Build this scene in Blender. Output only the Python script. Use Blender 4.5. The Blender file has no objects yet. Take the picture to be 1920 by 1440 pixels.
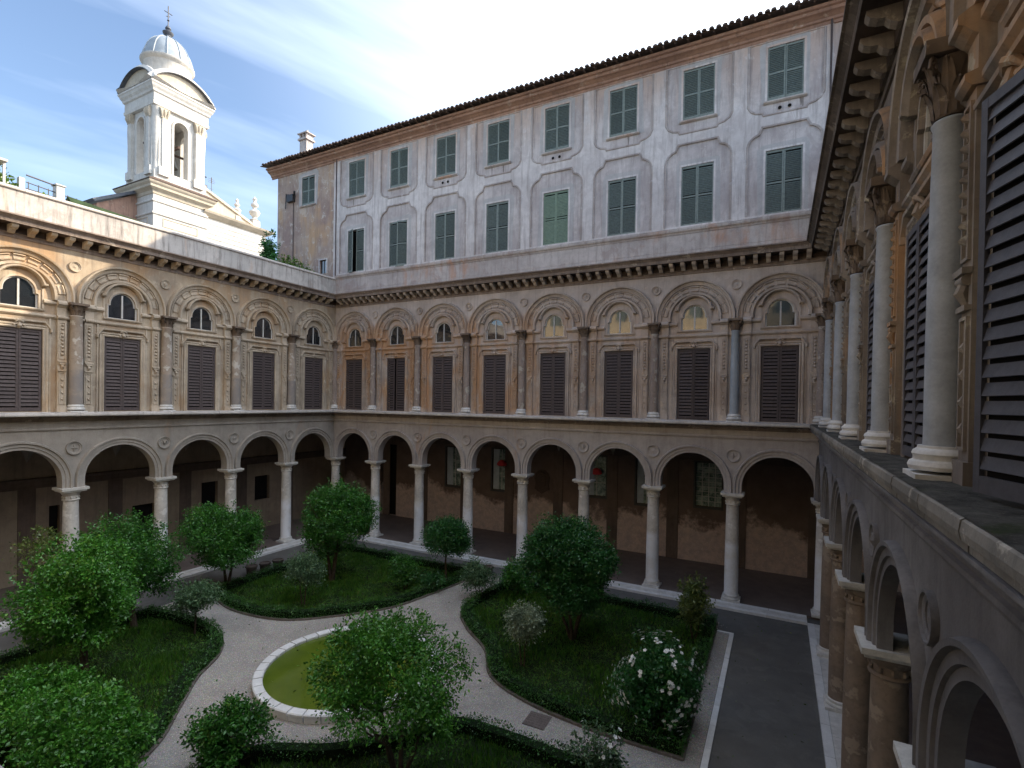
import bpy, bmesh, math, random
import numpy as np
from mathutils import Vector, Matrix
from mathutils.geometry import tessellate_polygon
random.seed(7); RNG = np.random.default_rng(7)
PI = math.pi
SC = bpy.context.scene
COL = SC.collection

# ------------------------------------------------------------------ camera
F, YAW, PITCH, ROLL = 957.4, 0.482, -0.009, 0.016
cam_d = bpy.data.cameras.new('camera'); cam = bpy.data.objects.new('camera', cam_d); COL.objects.link(cam)
cam_d.sensor_width = 36; cam_d.lens = 36 * F / 1920; cam_d.shift_y = 41.0 / 1920
cam_d.clip_start = 0.05; cam_d.clip_end = 3000
fw = Vector((-math.sin(YAW) * math.cos(PITCH), math.cos(YAW) * math.cos(PITCH), math.sin(PITCH)))
rt = Vector((math.cos(YAW), math.sin(YAW), 0)); up = rt.cross(fw)
c_, s_ = math.cos(ROLL), math.sin(ROLL)
r2 = rt * c_ + up * s_; u2 = up * c_ - rt * s_          # image content turns clockwise by ROLL
cam.matrix_world = Matrix(((r2.x, u2.x, -fw.x, 29.973), (r2.y, u2.y, -fw.y, -28.159), (r2.z, u2.z, -fw.z, 10.086), (0, 0, 0, 1)))
SC.camera = cam

# ------------------------------------------------------------------ sky and sun
SUN_AZ, SUN_EL = math.radians(44), math.radians(32.8)     # azimuth from +Y towards +X
world = bpy.data.worlds.new('World'); SC.world = world; world.use_nodes = True
wt = world.node_tree; wt.nodes.clear()
def wn(t, **k):
    n = wt.nodes.new(t)
    for a, b in k.items(): setattr(n, a, b)
    return n
sky = wn('ShaderNodeTexSky', sky_type='NISHITA', sun_disc=False, sun_elevation=SUN_EL, sun_rotation=SUN_AZ,
         air_density=1.0, dust_density=1.6, ozone_density=1.6, altitude=50)
bg = wn('ShaderNodeBackground'); bg.inputs[1].default_value = 0.05
wo = wn('ShaderNodeOutputWorld')
tc = wn('ShaderNodeTexCoord'); mp = wn('ShaderNodeCombineXYZ')
for i_, (ax_, sc_) in enumerate((((0.4509, 0.8888, -0.082), 1.1), ((-0.4864, 0.1677, -0.8575), 8.0))):        # cirrus drawn out along one direction of the sky
    dn_ = wn('ShaderNodeVectorMath', operation='DOT_PRODUCT'); dn_.inputs[1].default_value = [q * sc_ for q in ax_]
    wt.links.new(tc.outputs['Generated'], dn_.inputs[0]); wt.links.new(dn_.outputs['Value'], mp.inputs[i_])
nz = wn('ShaderNodeTexNoise'); nz.inputs['Scale'].default_value = 1.0; nz.inputs['Detail'].default_value = 5; nz.inputs['Roughness'].default_value = .55
rp = wn('ShaderNodeValToRGB'); rp.color_ramp.elements[0].position = .46; rp.color_ramp.elements[1].position = .72
rp.color_ramp.elements[0].color = (0, 0, 0, 1); rp.color_ramp.elements[1].color = (.085, .085, .085, 1)
# thin high veil that whitens the sky towards the (hidden) sun, broken by the wisps
vd = wn('ShaderNodeVectorMath', operation='DOT_PRODUCT'); vd.inputs[1].default_value = (math.sin(SUN_AZ)*math.cos(SUN_EL), math.cos(SUN_AZ)*math.cos(SUN_EL), math.sin(SUN_EL))
vn = wn('ShaderNodeVectorMath', operation='NORMALIZE'); wt.links.new(tc.outputs['Generated'], vn.inputs[0]); wt.links.new(vn.outputs[0], vd.inputs[0])
vr = wn('ShaderNodeMapRange'); vr.interpolation_type = 'SMOOTHSTEP'; vr.inputs[1].default_value = .08; vr.inputs[2].default_value = 1.5; vr.inputs[3].default_value = 0; vr.inputs[4].default_value = 1.0
wt.links.new(vd.outputs['Value'], vr.inputs[0])
va = wn('ShaderNodeMath', operation='ADD', use_clamp=True)
mxw = wn('ShaderNodeMixRGB'); mxw.blend_type = 'MIX'; mxw.inputs[2].default_value = (17.0, 18.2, 19.8, 1)
wt.links.new(mp.outputs[0], nz.inputs['Vector'])
wt.links.new(nz.outputs[0], rp.inputs[0]); wt.links.new(rp.outputs[0], va.inputs[0]); wt.links.new(vr.outputs[0], va.inputs[1]); wt.links.new(va.outputs[0], mxw.inputs[0]); wt.links.new(sky.outputs[0], mxw.inputs[1])
wt.links.new(mxw.outputs[0], bg.inputs[0]); wt.links.new(bg.outputs[0], wo.inputs[0])
sun_d = bpy.data.lights.new('sun', 'SUN'); sun_d.energy = 1.35; sun_d.angle = math.radians(.6); sun_d.color = (1, .84, .63)
sun = bpy.data.objects.new('sun', sun_d); COL.objects.link(sun)
sv = Vector((math.sin(SUN_AZ) * math.cos(SUN_EL), math.cos(SUN_AZ) * math.cos(SUN_EL), math.sin(SUN_EL)))
sun.rotation_euler = sv.to_track_quat('Z', 'Y').to_euler()
SC.view_settings.view_transform = 'Standard'; SC.view_settings.look = 'None'
SC.view_settings.gamma = 1; SC.view_settings.use_curve_mapping = False
SC.view_settings.exposure = 2.58
try:
    SC.cycles.use_denoising = True; SC.cycles.max_bounces = 8; SC.cycles.diffuse_bounces = 5; SC.cycles.transparent_max_bounces = 8
except Exception: pass

# ------------------------------------------------------------------ materials
class NT:
    def __init__(s, name):
        s.m = bpy.data.materials.new(name); s.m.use_nodes = True; s.t = s.m.node_tree; s.t.nodes.clear()
        s.out = s.n('ShaderNodeOutputMaterial'); s.b = s.n('ShaderNodeBsdfPrincipled'); s.l(s.b.outputs[0], s.out.inputs[0])
        s.geo = s.n('ShaderNodeNewGeometry'); s.pos = s.geo.outputs['Position']
    def n(s, t, **k):
        x = s.t.nodes.new(t)
        for a, b in k.items(): setattr(x, a, b)
        return x
    def l(s, a, b): s.t.links.new(a, b)
    def map(s, sc, src=None):
        m = s.n('ShaderNodeMapping'); m.inputs['Scale'].default_value = sc; s.l(src or s.pos, m.inputs[0]); return m.outputs[0]
    def noise(s, scale, detail=4, rough=.6, vec=None, dist=0):
        n = s.n('ShaderNodeTexNoise'); n.inputs['Scale'].default_value = scale; n.inputs['Detail'].default_value = detail
        n.inputs['Roughness'].default_value = rough; n.inputs['Distortion'].default_value = dist; s.l(vec or s.pos, n.inputs['Vector']); return n.outputs[0]
    def ramp(s, v, a, b, lo=0, hi=1):
        r = s.n('ShaderNodeMapRange'); r.inputs[1].default_value = a; r.inputs[2].default_value = b
        r.inputs[3].default_value = lo; r.inputs[4].default_value = hi; s.l(v, r.inputs[0]); return r.outputs[0]
    def mix(s, f, a, b, mode='MIX'):
        m = s.n('ShaderNodeMixRGB'); m.blend_type = mode
        for i, v in ((0, f), (1, a), (2, b)):
            if isinstance(v, (int, float)): m.inputs[i].default_value = v if i == 0 else (v, v, v, 1)
            elif isinstance(v, tuple): m.inputs[i].default_value = (*v[:3], 1)
            else: s.l(v, m.inputs[i])
        return m.outputs[0]
    def math(s, op, a, b=0.0):
        m = s.n('ShaderNodeMath'); m.operation = op
        for i, v in ((0, a), (1, b)):
            if isinstance(v, (int, float)): m.inputs[i].default_value = v
            else: s.l(v, m.inputs[i])
        return m.outputs[0]
    def bump(s, h, dist=.01, strength=.6):
        b = s.n('ShaderNodeBump'); b.inputs['Strength'].default_value = strength; b.inputs['Distance'].default_value = dist
        s.l(h, b.inputs['Height']); s.l(b.outputs[0], s.b.inputs['Normal'])
    def fin(s, col, rough=.85, spec=.25, metal=0):
        if isinstance(col, tuple): s.b.inputs['Base Color'].default_value = (*col, 1)
        else: s.l(col, s.b.inputs['Base Color'])
        if isinstance(rough, (int, float)): s.b.inputs['Roughness'].default_value = rough
        else: s.l(rough, s.b.inputs['Roughness'])
        s.b.inputs['Specular IOR Level'].default_value = spec; s.b.inputs['Metallic'].default_value = metal
        return s.m

def stucco(name, A, B, stain=None, xst=None, patch=None, sa=.55, dirt=(.08, .07, .065), damt=.6, pale=None, bump=.012, zst=None):
    t = NT(name)
    big = t.noise(.45, 5, .62); med = t.noise(2.3, 6, .65); fine = t.noise(22, 4, .6)
    c = t.mix(t.ramp(big, .40, .60), A, B)
    c = t.mix(t.ramp(med, .45, .72, 0, .38), c, tuple(x * .62 for x in B))
    if stain:
        sn = t.noise(.55, 4, .6, t.map((1.0, 1.0, .35)), .6)
        f = t.ramp(sn, sa, sa + .12, 0, .9)
        if zst:
            sp = t.n('ShaderNodeSeparateXYZ'); t.l(t.pos, sp.inputs[0])
            f = t.math('MULTIPLY', f, t.math('MULTIPLY', t.ramp(sp.outputs[2], zst[0], zst[1]), t.ramp(sp.outputs[2], zst[2], zst[3], 1, 0)))
        if xst:
            sq_ = t.n('ShaderNodeSeparateXYZ'); t.l(t.pos, sq_.inputs[0]); f = t.math('MULTIPLY', f, t.ramp(sq_.outputs[0], xst[0], xst[1], 1, .25))
        c = t.mix(f, c, stain)
    if pale:
        pn = t.noise(1.7, 7, .72, None, .3); c = t.mix(t.ramp(pn, .585, .63, 0, .75), c, pale)
    st = t.noise(1.9, 5, .65, t.map((2.6, 2.6, .22)))
    c = t.mix(t.ramp(st, .5, .74, 0, damt), c, dirt)
    c = t.mix(t.ramp(fine, .35, .75, 0, .14), c, 0.03)
    h = t.math('ADD', t.math('MULTIPLY', fine, .35), med)
    if patch:
        c = t.mix(t.ramp(t.noise(1.15, 7, .7, t.map((1, 1, .6)), .8), .54, .60, 0, .55), c, patch)
    t.bump(h, bump, .7)
    return t.fin(c, .9, .15)

def simple(name, col, var=.25, rough=.7, sc=6, spec=.3, metal=0, bump=.004, rnd=0):
    t = NT(name); n1 = t.noise(sc, 5, .65); n2 = t.noise(sc * 9, 3, .6)
    c = t.mix(t.ramp(n1, .3, .7), tuple(x * (1 - var) for x in col), tuple(min(1, x * (1 + var)) for x in col))
    c = t.mix(t.ramp(n2, .4, .8, 0, .25), c, tuple(x * .5 for x in col))
    if rnd:
        oi = t.n('ShaderNodeObjectInfo'); c = t.mix(t.math('MULTIPLY', oi.outputs['Random'], rnd), c, tuple(x * .35 for x in col))
    t.bump(t.math('ADD', n1, t.math('MULTIPLY', n2, .4)), bump, .6)
    return t.fin(c, rough, spec, metal)

M = {}
OCH = dict(A=(.40, .29, .195), B=(.33, .235, .165))
M['wall_L'] = stucco('ochre_stucco', (0.5, 0.415, 0.31), (0.37, 0.3, 0.23), stain=(.43, .29, .175), sa=.50, dirt=(0.182, 0.147, 0.120), damt=.55, pale=(0.540, 0.454, 0.346), patch=(.33,.24,.17))
M['wall_B'] = stucco('mauve_stucco', (0.6, 0.535, 0.49), (0.47, 0.41, 0.37), stain=(.50,.30,.165), xst=(13,24), sa=.44, dirt=(0.218, 0.182, 0.164), damt=.5, zst=(9.0, 9.6, 14.6, 15.6), pale=(0.588, 0.476, 0.392), patch=(.44,.37,.33))
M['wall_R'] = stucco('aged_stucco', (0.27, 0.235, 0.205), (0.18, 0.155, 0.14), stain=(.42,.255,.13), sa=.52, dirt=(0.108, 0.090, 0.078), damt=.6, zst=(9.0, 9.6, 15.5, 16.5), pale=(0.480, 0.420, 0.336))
M['low_L'] = stucco('grey_lower_stucco', (0.43, 0.395, 0.355), (0.35, 0.32, 0.285), dirt=(0.211, 0.176, 0.150), damt=.3, stain=(0.459, 0.324, 0.230), sa=.62)
M['low_B'] = stucco('brown_lower_stucco', (0.5, 0.46, 0.435), (0.42, 0.38, 0.36), dirt=(0.176, 0.150, 0.131), damt=.3, stain=(0.486, 0.297, 0.176), sa=.64)
M['trim_L'] = stucco('ochre_trim', (0.58, 0.49, 0.385), (0.42, 0.355, 0.28), dirt=(0.225, 0.182, 0.140), damt=.5, stain=(.46, .33, .21), sa=.54, pale=(0.594, 0.518, 0.410))
M['trim_B'] = stucco('mauve_trim', (0.56, 0.49, 0.435), (0.42, 0.36, 0.315), stain=(.50,.31,.18), xst=(13,24), sa=.44, zst=(9.0, 9.6, 14.8, 16.2), dirt=(0.218, 0.182, 0.164), damt=.5, pale=(0.644, 0.532, 0.420))
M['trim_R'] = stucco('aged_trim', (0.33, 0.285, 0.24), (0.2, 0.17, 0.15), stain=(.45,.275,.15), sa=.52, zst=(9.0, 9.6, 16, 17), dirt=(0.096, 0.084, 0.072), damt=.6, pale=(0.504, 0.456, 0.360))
M['upper'] = stucco('lilac_plaster', (0.7, 0.67, 0.665), (0.56, 0.53, 0.53), stain=(.56, .43, .36), sa=.42, dirt=(0.302, 0.269, 0.263), damt=.85, pale=(0.650, 0.616, 0.616), zst=(25.0,28.2,40,41), patch=(.47,.435,.435))
M['upper_panel'] = stucco('lilac_panel_plaster', (0.61, 0.575, 0.57), (0.45, 0.41, 0.41), stain=(.52, .40, .34), sa=.42, dirt=(0.269, 0.230, 0.224), damt=.85, pale=(0.605, 0.571, 0.560), zst=(25.0,28.2,40,41), patch=(.39,.35,.35))
M['upper_left'] = stucco('tan_patched_plaster', (.46,.37,.31), (.34,.25,.225), stain=(.52,.35,.22), sa=.5, dirt=(.2,.16,.14), damt=.6, pale=(.62,.58,.53), patch=(.55,.50,.45))
M['upper_trim'] = stucco('pink_band_plaster', (0.56, 0.52, 0.5), (0.44, 0.4, 0.385), stain=(0.495, 0.308, 0.220), sa=.56, dirt=(0.220, 0.176, 0.154), damt=.55, pale=(0.550, 0.495, 0.462), patch=(.33,.27,.25))
M['eaves'] = stucco('pink_eaves_plaster', (.43, .27, .20), (.32, .2, .155), dirt=(.10, .07, .06), damt=.5, pale=(.5, .4, .33))
M['parapet'] = stucco('weathered_parapet', (0.56, 0.53, 0.5), (0.45, 0.43, 0.41), dirt=(.10, .09, .085), damt=.85, stain=(.5, .36, .27), sa=.6, patch=(.30,.27,.25))
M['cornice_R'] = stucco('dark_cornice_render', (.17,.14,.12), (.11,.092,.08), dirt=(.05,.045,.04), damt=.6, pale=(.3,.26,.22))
M['soffit_shade'] = stucco('painted_shade_soffit', (.11,.08,.065), (.06,.045,.038), dirt=(.03,.025,.02), damt=.6)  # dark tone stands in for the shade between cornice brackets
M['upper_border'] = stucco('grey_window_border', (.50,.49,.49), (.43,.42,.425), dirt=(.28,.26,.26), damt=.5)
M['panel_edge'] = stucco('weathered_panel_edge', (0.47, 0.43, 0.415), (0.35, 0.31, 0.295), dirt=(.2,.16,.14), damt=.7, pale=(.55,.52,.52))
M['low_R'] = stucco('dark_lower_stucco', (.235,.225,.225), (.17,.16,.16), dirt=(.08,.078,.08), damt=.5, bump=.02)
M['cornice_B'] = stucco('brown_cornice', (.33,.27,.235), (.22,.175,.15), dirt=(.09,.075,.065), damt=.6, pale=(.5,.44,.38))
M['ledge_R'] = stucco('lichened_ledge_edge', (.30,.275,.24), (.19,.175,.155), dirt=(.08,.075,.07), damt=.6, pale=(.48,.44,.38), bump=.03)
M['gal_R'] = stucco('dark_gallery_wall', (0.022, 0.018, 0.016), (0.015, 0.012, 0.011), dirt=(.03,.025,.02), damt=.4)  # deep shade of the right gallery put into a near-black colour
M['run'] = stucco('dirty_water_run', (.30,.27,.255), (.23,.205,.195), dirt=(.14,.12,.11), damt=.6)
M['marble'] = simple('weathered_marble', (0.616, 0.605, 0.583), .22, .55, 3, .35)
M['marble_white'] = simple('white_marble', (.76, .76, .76), .12, .5, 3, .4, rnd=.25)
M['ledge'] = stucco('ledge_stone', (0.66, 0.62, 0.59), (0.54, 0.505, 0.475), dirt=(0.156, 0.143, 0.130), damt=.3, pale=(.6, .56, .5))
t = NT('ledge_top_lichen')
a = t.noise(3.5, 8, .7); b = t.noise(26, 6, .7); gz = t.noise(1.1, 5, .65)
c = t.mix(t.ramp(a, .35, .68), (.055, .055, .05), (.17, .16, .145)); c = t.mix(t.ramp(b, .55, .75, 0, .6), c, (.30, .28, .25))
c = t.mix(t.ramp(gz, .60, .70, 0, .85), c, (.055, .075, .03)); t.bump(t.math('ADD', a, t.math('MULTIPLY', b, .8)), .09, 1.0)
M['ledge_top'] = t.fin(c, .95, .1)
def column_mat(name, A, B, lowc, pale):
    t = NT(name); oi = t.n('ShaderNodeObjectInfo')
    v = t.n('ShaderNodeVectorMath'); v.operation = 'ADD'; t.l(t.pos, v.inputs[0])
    cx = t.n('ShaderNodeCombineXYZ'); t.l(t.math('MULTIPLY', oi.outputs['Random'], 50), cx.inputs[0]); t.l(cx.outputs[0], v.inputs[1])
    n1 = t.noise(1.1, 6, .65, v.outputs[0]); n2 = t.noise(7, 5, .7, v.outputs[0])
    c = t.mix(t.ramp(n1, .38, .62), A, B); c = t.mix(t.ramp(n2, .5, .75, 0, .5), c, tuple(x * .5 for x in B))
    c = t.mix(t.ramp(t.noise(2.2, 4, .6, v.outputs[0]), .56, .62, 0, .8), c, pale)
    sp = t.n('ShaderNodeSeparateXYZ'); t.l(t.pos, sp.inputs[0])
    if lowc: c = t.mix(t.math('MULTIPLY', t.ramp(sp.outputs[2], lowc[0], lowc[1], 1, 0), t.ramp(n1, .4, .55, .4, 1)), c, lowc[2])
    t.bump(t.math('ADD', n1, n2), .012, .6)
    return t.fin(c, .75, .25)
M['col_low'] = column_mat('column_stone', (.68, .65, .60), (.50, .47, .43), (2.9, 3.2, (.78, .79, .82)), (.78, .76, .72))
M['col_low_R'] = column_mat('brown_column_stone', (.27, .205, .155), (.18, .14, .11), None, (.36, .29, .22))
M['col_up'] = column_mat('upper_column_stone', (.40, .34, .28), (.32, .26, .21), (11.2, 11.3, (.26, .235, .22)), (.58, .55, .5))
M['col_up_B'] = column_mat('upper_column_render', (.33, .275, .245), (.27, .215, .185), None, (.50, .46, .40))
M['col_blue'] = simple('blue_grey_marble', (.33, .375, .42), .15, .45, 2.5, .4)
M['col_grey'] = simple('grey_marble_shaft', (.37, .395, .43), .2, .5, 3, .35)
M['capital_dark'] = stucco('sooty_capital', (0.22, 0.165, 0.125), (0.13, 0.1, 0.08), dirt=(.04, .035, .03), damt=.6, pale=(.3, .24, .18))
M['capital_white'] = simple('pale_capital', (.58, .56, .52), .2, .6, 5)
M['shutter'] = simple('brown_shutter_paint', (.098, .078, .076), .25, .65, 9, .3, rnd=.35)
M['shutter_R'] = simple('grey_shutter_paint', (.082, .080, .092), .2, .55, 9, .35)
M['shutter_green'] = simple('green_shutter_paint', (.20, .24, .225), .2, .6, 9, .3)
M['shutter_slat'] = simple('green_slat_paint', (.125, .157, .148), .25, .65, 9, .25, rnd=.4)
M['green_faded'] = simple('faded_green_paint', (.19, .265, .205), .15, .65, 6, .25)
M['dark'] = simple('dark_interior', (.012, .011, .011), .2, .9, 3, .1)
t = NT('window_glass'); t.b.inputs['IOR'].default_value = 1.5
t.bump(t.noise(1.3, 2, .5), .02, .25)
M['glass'] = t.fin((.015, .018, .022), .04, 1.0); M['glass'].node_tree.nodes['Principled BSDF'].inputs['Coat Weight'].default_value = 1.0
t = NT('leaded_glass_painted_reflection'); n1_ = t.noise(2.6, 5, .65); n2_ = t.noise(11, 3, .6)
c = t.mix(t.ramp(n1_, .4, .62), (.07, .12, .11), (.34, .42, .38)); c = t.mix(t.ramp(n2_, .5, .75, 0, .7), c, (.50, .55, .46)); M['glass_painted'] = t.fin(c, .15, .6)  # green and pale mottling paints the courtyard reflection into the panes
M['pale_panel'] = simple('pale_blue_panel', (.38, .44, .50), .15, .6, 4)
M['frame_white'] = simple('white_window_paint', (.52, .51, .49), .12, .6, 8)
M['frame_dark'] = simple('dark_window_paint', (.06, .062, .06), .2, .6, 8)
M['gal_L'] = stucco('gallery_wall_left', (0.338, 0.273, 0.202), (0.260, 0.202, 0.156), dirt=(0.104, 0.078, 0.065), damt=.3)
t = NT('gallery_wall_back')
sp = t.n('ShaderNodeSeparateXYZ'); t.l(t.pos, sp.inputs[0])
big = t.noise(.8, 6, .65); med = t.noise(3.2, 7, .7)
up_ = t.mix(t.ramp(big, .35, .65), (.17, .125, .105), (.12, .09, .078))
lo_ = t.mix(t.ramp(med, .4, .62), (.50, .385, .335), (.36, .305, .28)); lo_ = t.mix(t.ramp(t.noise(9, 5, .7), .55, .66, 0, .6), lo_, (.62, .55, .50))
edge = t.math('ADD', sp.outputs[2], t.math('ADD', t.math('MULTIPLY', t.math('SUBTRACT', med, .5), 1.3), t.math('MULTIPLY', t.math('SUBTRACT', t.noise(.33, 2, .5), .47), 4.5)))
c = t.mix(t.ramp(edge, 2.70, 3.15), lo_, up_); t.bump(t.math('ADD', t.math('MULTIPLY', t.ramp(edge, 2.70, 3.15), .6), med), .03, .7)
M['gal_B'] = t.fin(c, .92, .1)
M['gal_strip'] = stucco('gallery_pilaster', (.16, .12, .10), (.115, .09, .077), dirt=(.05, .035, .03), damt=.4)
M['gal_floor'] = simple('gallery_floor_stone', (0.144, 0.114, 0.102), .2, .6, 1.5)
M['vault'] = stucco('vault_plaster', (0.34, 0.31, 0.28), (0.26, 0.235, 0.21), dirt=(.07, .06, .055), damt=.3)
t = NT('asphalt'); a = t.noise(1.1, 6, .6); b = t.noise(60, 5, .7); cc = t.noise(.35, 4, .6)
c = t.mix(t.ramp(a, .3, .7), (.095, .092, .088), (.13, .125, .12)); c = t.mix(t.ramp(b, .45, .75, 0, .5), c, (.18, .175, .165)); c = t.mix(t.ramp(cc, .5, .6, 0, .35), c, (.075, .075, .075))
t.bump(b, .01, .7); M['asphalt'] = t.fin(t.mix(t.ramp(t.noise(.9, 8, .75, None, 1.2), .52, .6, 0, .35), c, (.17, .165, .155)), .85, .25)
t = NT('gravel'); v = t.n('ShaderNodeTexVoronoi'); v.inputs['Scale'].default_value = 26; t.l(t.pos, v.inputs['Vector'])
b = t.noise(.8, 5, .6); c = t.mix(.65, (.50, .445, .385), v.outputs['Color'], 'SOFT_LIGHT'); c = t.mix(t.ramp(b, .35, .7, 0, .5), c, (.33, .30, .27)); c = t.mix(t.ramp(t.noise(.28, 4, .6, None, .8), .5, .62, 0, .45), c, (.27, .235, .20))
c = t.mix(t.ramp(v.outputs['Distance'], .25, .6, 0, .6), c, (.2, .18, .16)); hs = t.n('ShaderNodeHueSaturation'); hs.inputs['Saturation'].default_value = .65; t.l(c, hs.inputs['Color'])
t.bump(t.ramp(v.outputs['Distance'], 0, .5, 1, 0), .02, .9); M['gravel'] = t.fin(hs.outputs[0], .9, .2)
t = NT('pebble'); c = t.mix(t.geo.outputs['Random Per Island'], (.42, .38, .34), (.75, .71, .65)); M['pebble'] = t.fin(c, .8, .3)
M['soil'] = simple('lawn_soil', (.014, .024, .010), .4, .95, 1.2, .1, bump=.05)
t = NT('pond_water'); a = t.noise(.9, 5, .6); b = t.noise(12, 4, .6)
c = t.mix(t.ramp(a, .35, .7), (.105, .15, .014), (.065, .105, .010)); c = t.mix(t.ramp(b, .5, .8, 0, .3), c, (.14, .17, .03)); t.bump(t.noise(3, 3, .5), .01, .15); M['pond'] = t.fin(c, .07, .6)
M['iron'] = simple('rusty_iron', (.16, .13, .12), .3, .6, 12, .4, .3)
M['brick_kerb'] = simple('kerb_stone', (.20, .17, .15), .3, .85, 5, rnd=.5)
def leafmat(name, dark, light, tip, rough=.38, trans=.22):
    t = NT(name); r = t.geo.outputs['Random Per Island']; n = t.noise(1.3, 3, .6)
    c = t.mix(r, dark, light); c = t.mix(t.ramp(n, .42, .66, 0, .7), c, tuple(x * 1.25 for x in light)); c = t.mix(t.ramp(r, .90, .97), c, tip)
    c = t.mix(t.ramp(t.noise(2.4, 3, .6), .30, .50, .55, 0), c, tuple(x * .35 for x in dark))
    t.b.inputs['Subsurface Weight'].default_value = 0; t.fin(c, rough, .55)
    tr = t.n('ShaderNodeBsdfTranslucent'); t.l(t.mix(.5, c, light), tr.inputs[0]); ms = t.n('ShaderNodeMixShader'); ms.inputs[0].default_value = trans
    t.l(t.b.outputs[0], ms.inputs[1]); t.l(tr.outputs[0], ms.inputs[2]); t.l(ms.outputs[0], t.out.inputs[0]); return t.m
M['leaf'] = leafmat('citrus_leaf', (0.022, 0.097, 0.016), (0.049, 0.196, 0.022), (0.112, 0.275, 0.026))
M['leaf_b'] = leafmat('bright_leaf', (0.032, 0.136, 0.017), (0.078, 0.264, 0.026), (0.167, 0.367, 0.043))
M['leaf_d'] = leafmat('dark_leaf', (0.016, 0.079, 0.019), (0.034, 0.151, 0.030), (0.071, 0.218, 0.034))
M['leaf_g'] = leafmat('grey_green_leaf', (0.050, 0.112, 0.052), (0.110, 0.206, 0.095), (0.220, 0.325, 0.140))
M['leaf_v'] = leafmat('variegated_leaf', (.10, .15, .10), (.26, .32, .20), (.45, .5, .36))
M['leaf_y'] = leafmat('young_yellow_leaf', (.07, .12, .03), (.15, .20, .05), (.3, .32, .08))
M['leaf_sun'] = leafmat('roof_leaf', (.05, .11, .02), (.12, .21, .03), (.2, .3, .06))
M['hedge_leaf'] = leafmat('box_hedge_leaf', (0.023, 0.092, 0.018), (0.051, 0.165, 0.026), (0.100, 0.235, 0.036))
M['grass'] = leafmat('grass_blade', (0.031, 0.110, 0.010), (0.071, 0.204, 0.012), (0.185, 0.232, 0.031), .6)
M['petal'] = simple('white_petal', (.86, .87, .84), .06, .6, 20)
M['bark'] = simple('bark', (.085, .065, .05), .35, .9, 8, .1, bump=.02)
M['hedge_core'] = simple('hedge_core', (.012, .022, .01), .3, .95, 5, .05)
M['cream_bounce'] = stucco('cream_bounce_stucco', (.72,.60,.42), (.66,.54,.37), dirt=(.3,.24,.18), damt=.3)  # unseen near wing, kept pale to bounce sunlight into the court
M['white_stucco'] = stucco('white_church_plaster', (.66, .64, .60), (.60, .575, .53), dirt=(.45, .42, .38), damt=.75, patch=(.50,.475,.43), pale=(.74,.72,.68), bump=.006)
M['cream_stucco'] = stucco('cream_church_plaster', (.58, .51, .41), (.50, .44, .35), dirt=(.3, .26, .2), damt=.4, bump=.006)
M['lead'] = simple('lead_dome', (.30, .345, .38), .18, .5, 1.5, .4)
M['dark_lead'] = simple('dark_lead_flashing', (.10, .11, .13), .2, .6, 4)
M['bronze'] = simple('bronze_bell', (.09, .085, .06), .3, .5, 5, .5, .4)
M['tile'] = simple('roof_tile_clay', (.115, .08, .066), .35, .85, 6, .2, rnd=.5)
M['metal_dark'] = simple('dark_metal', (.05, .05, .055), .2, .5, 6, .5, .5)
M['pipe'] = simple('downpipe_paint', (.07, .055, .055), .2, .6, 6)
M['terracotta'] = simple('dark_pot', (.09, .07, .06), .2, .8, 6)
M['red_matte'] = simple('red_matte', (.55, .05, .06), .2, .7, 6)
M['plaque'] = simple('dark_carved_plaque', (.075, .05, .04), .3, .7, 8)
M['moss_tile'] = simple('mossy_roof', (.035,.055,.025), .4, .9, 2, .1)
M['reed'] = simple('pergola_reed', (.5, .48, .43), .2, .8, 5)

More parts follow.
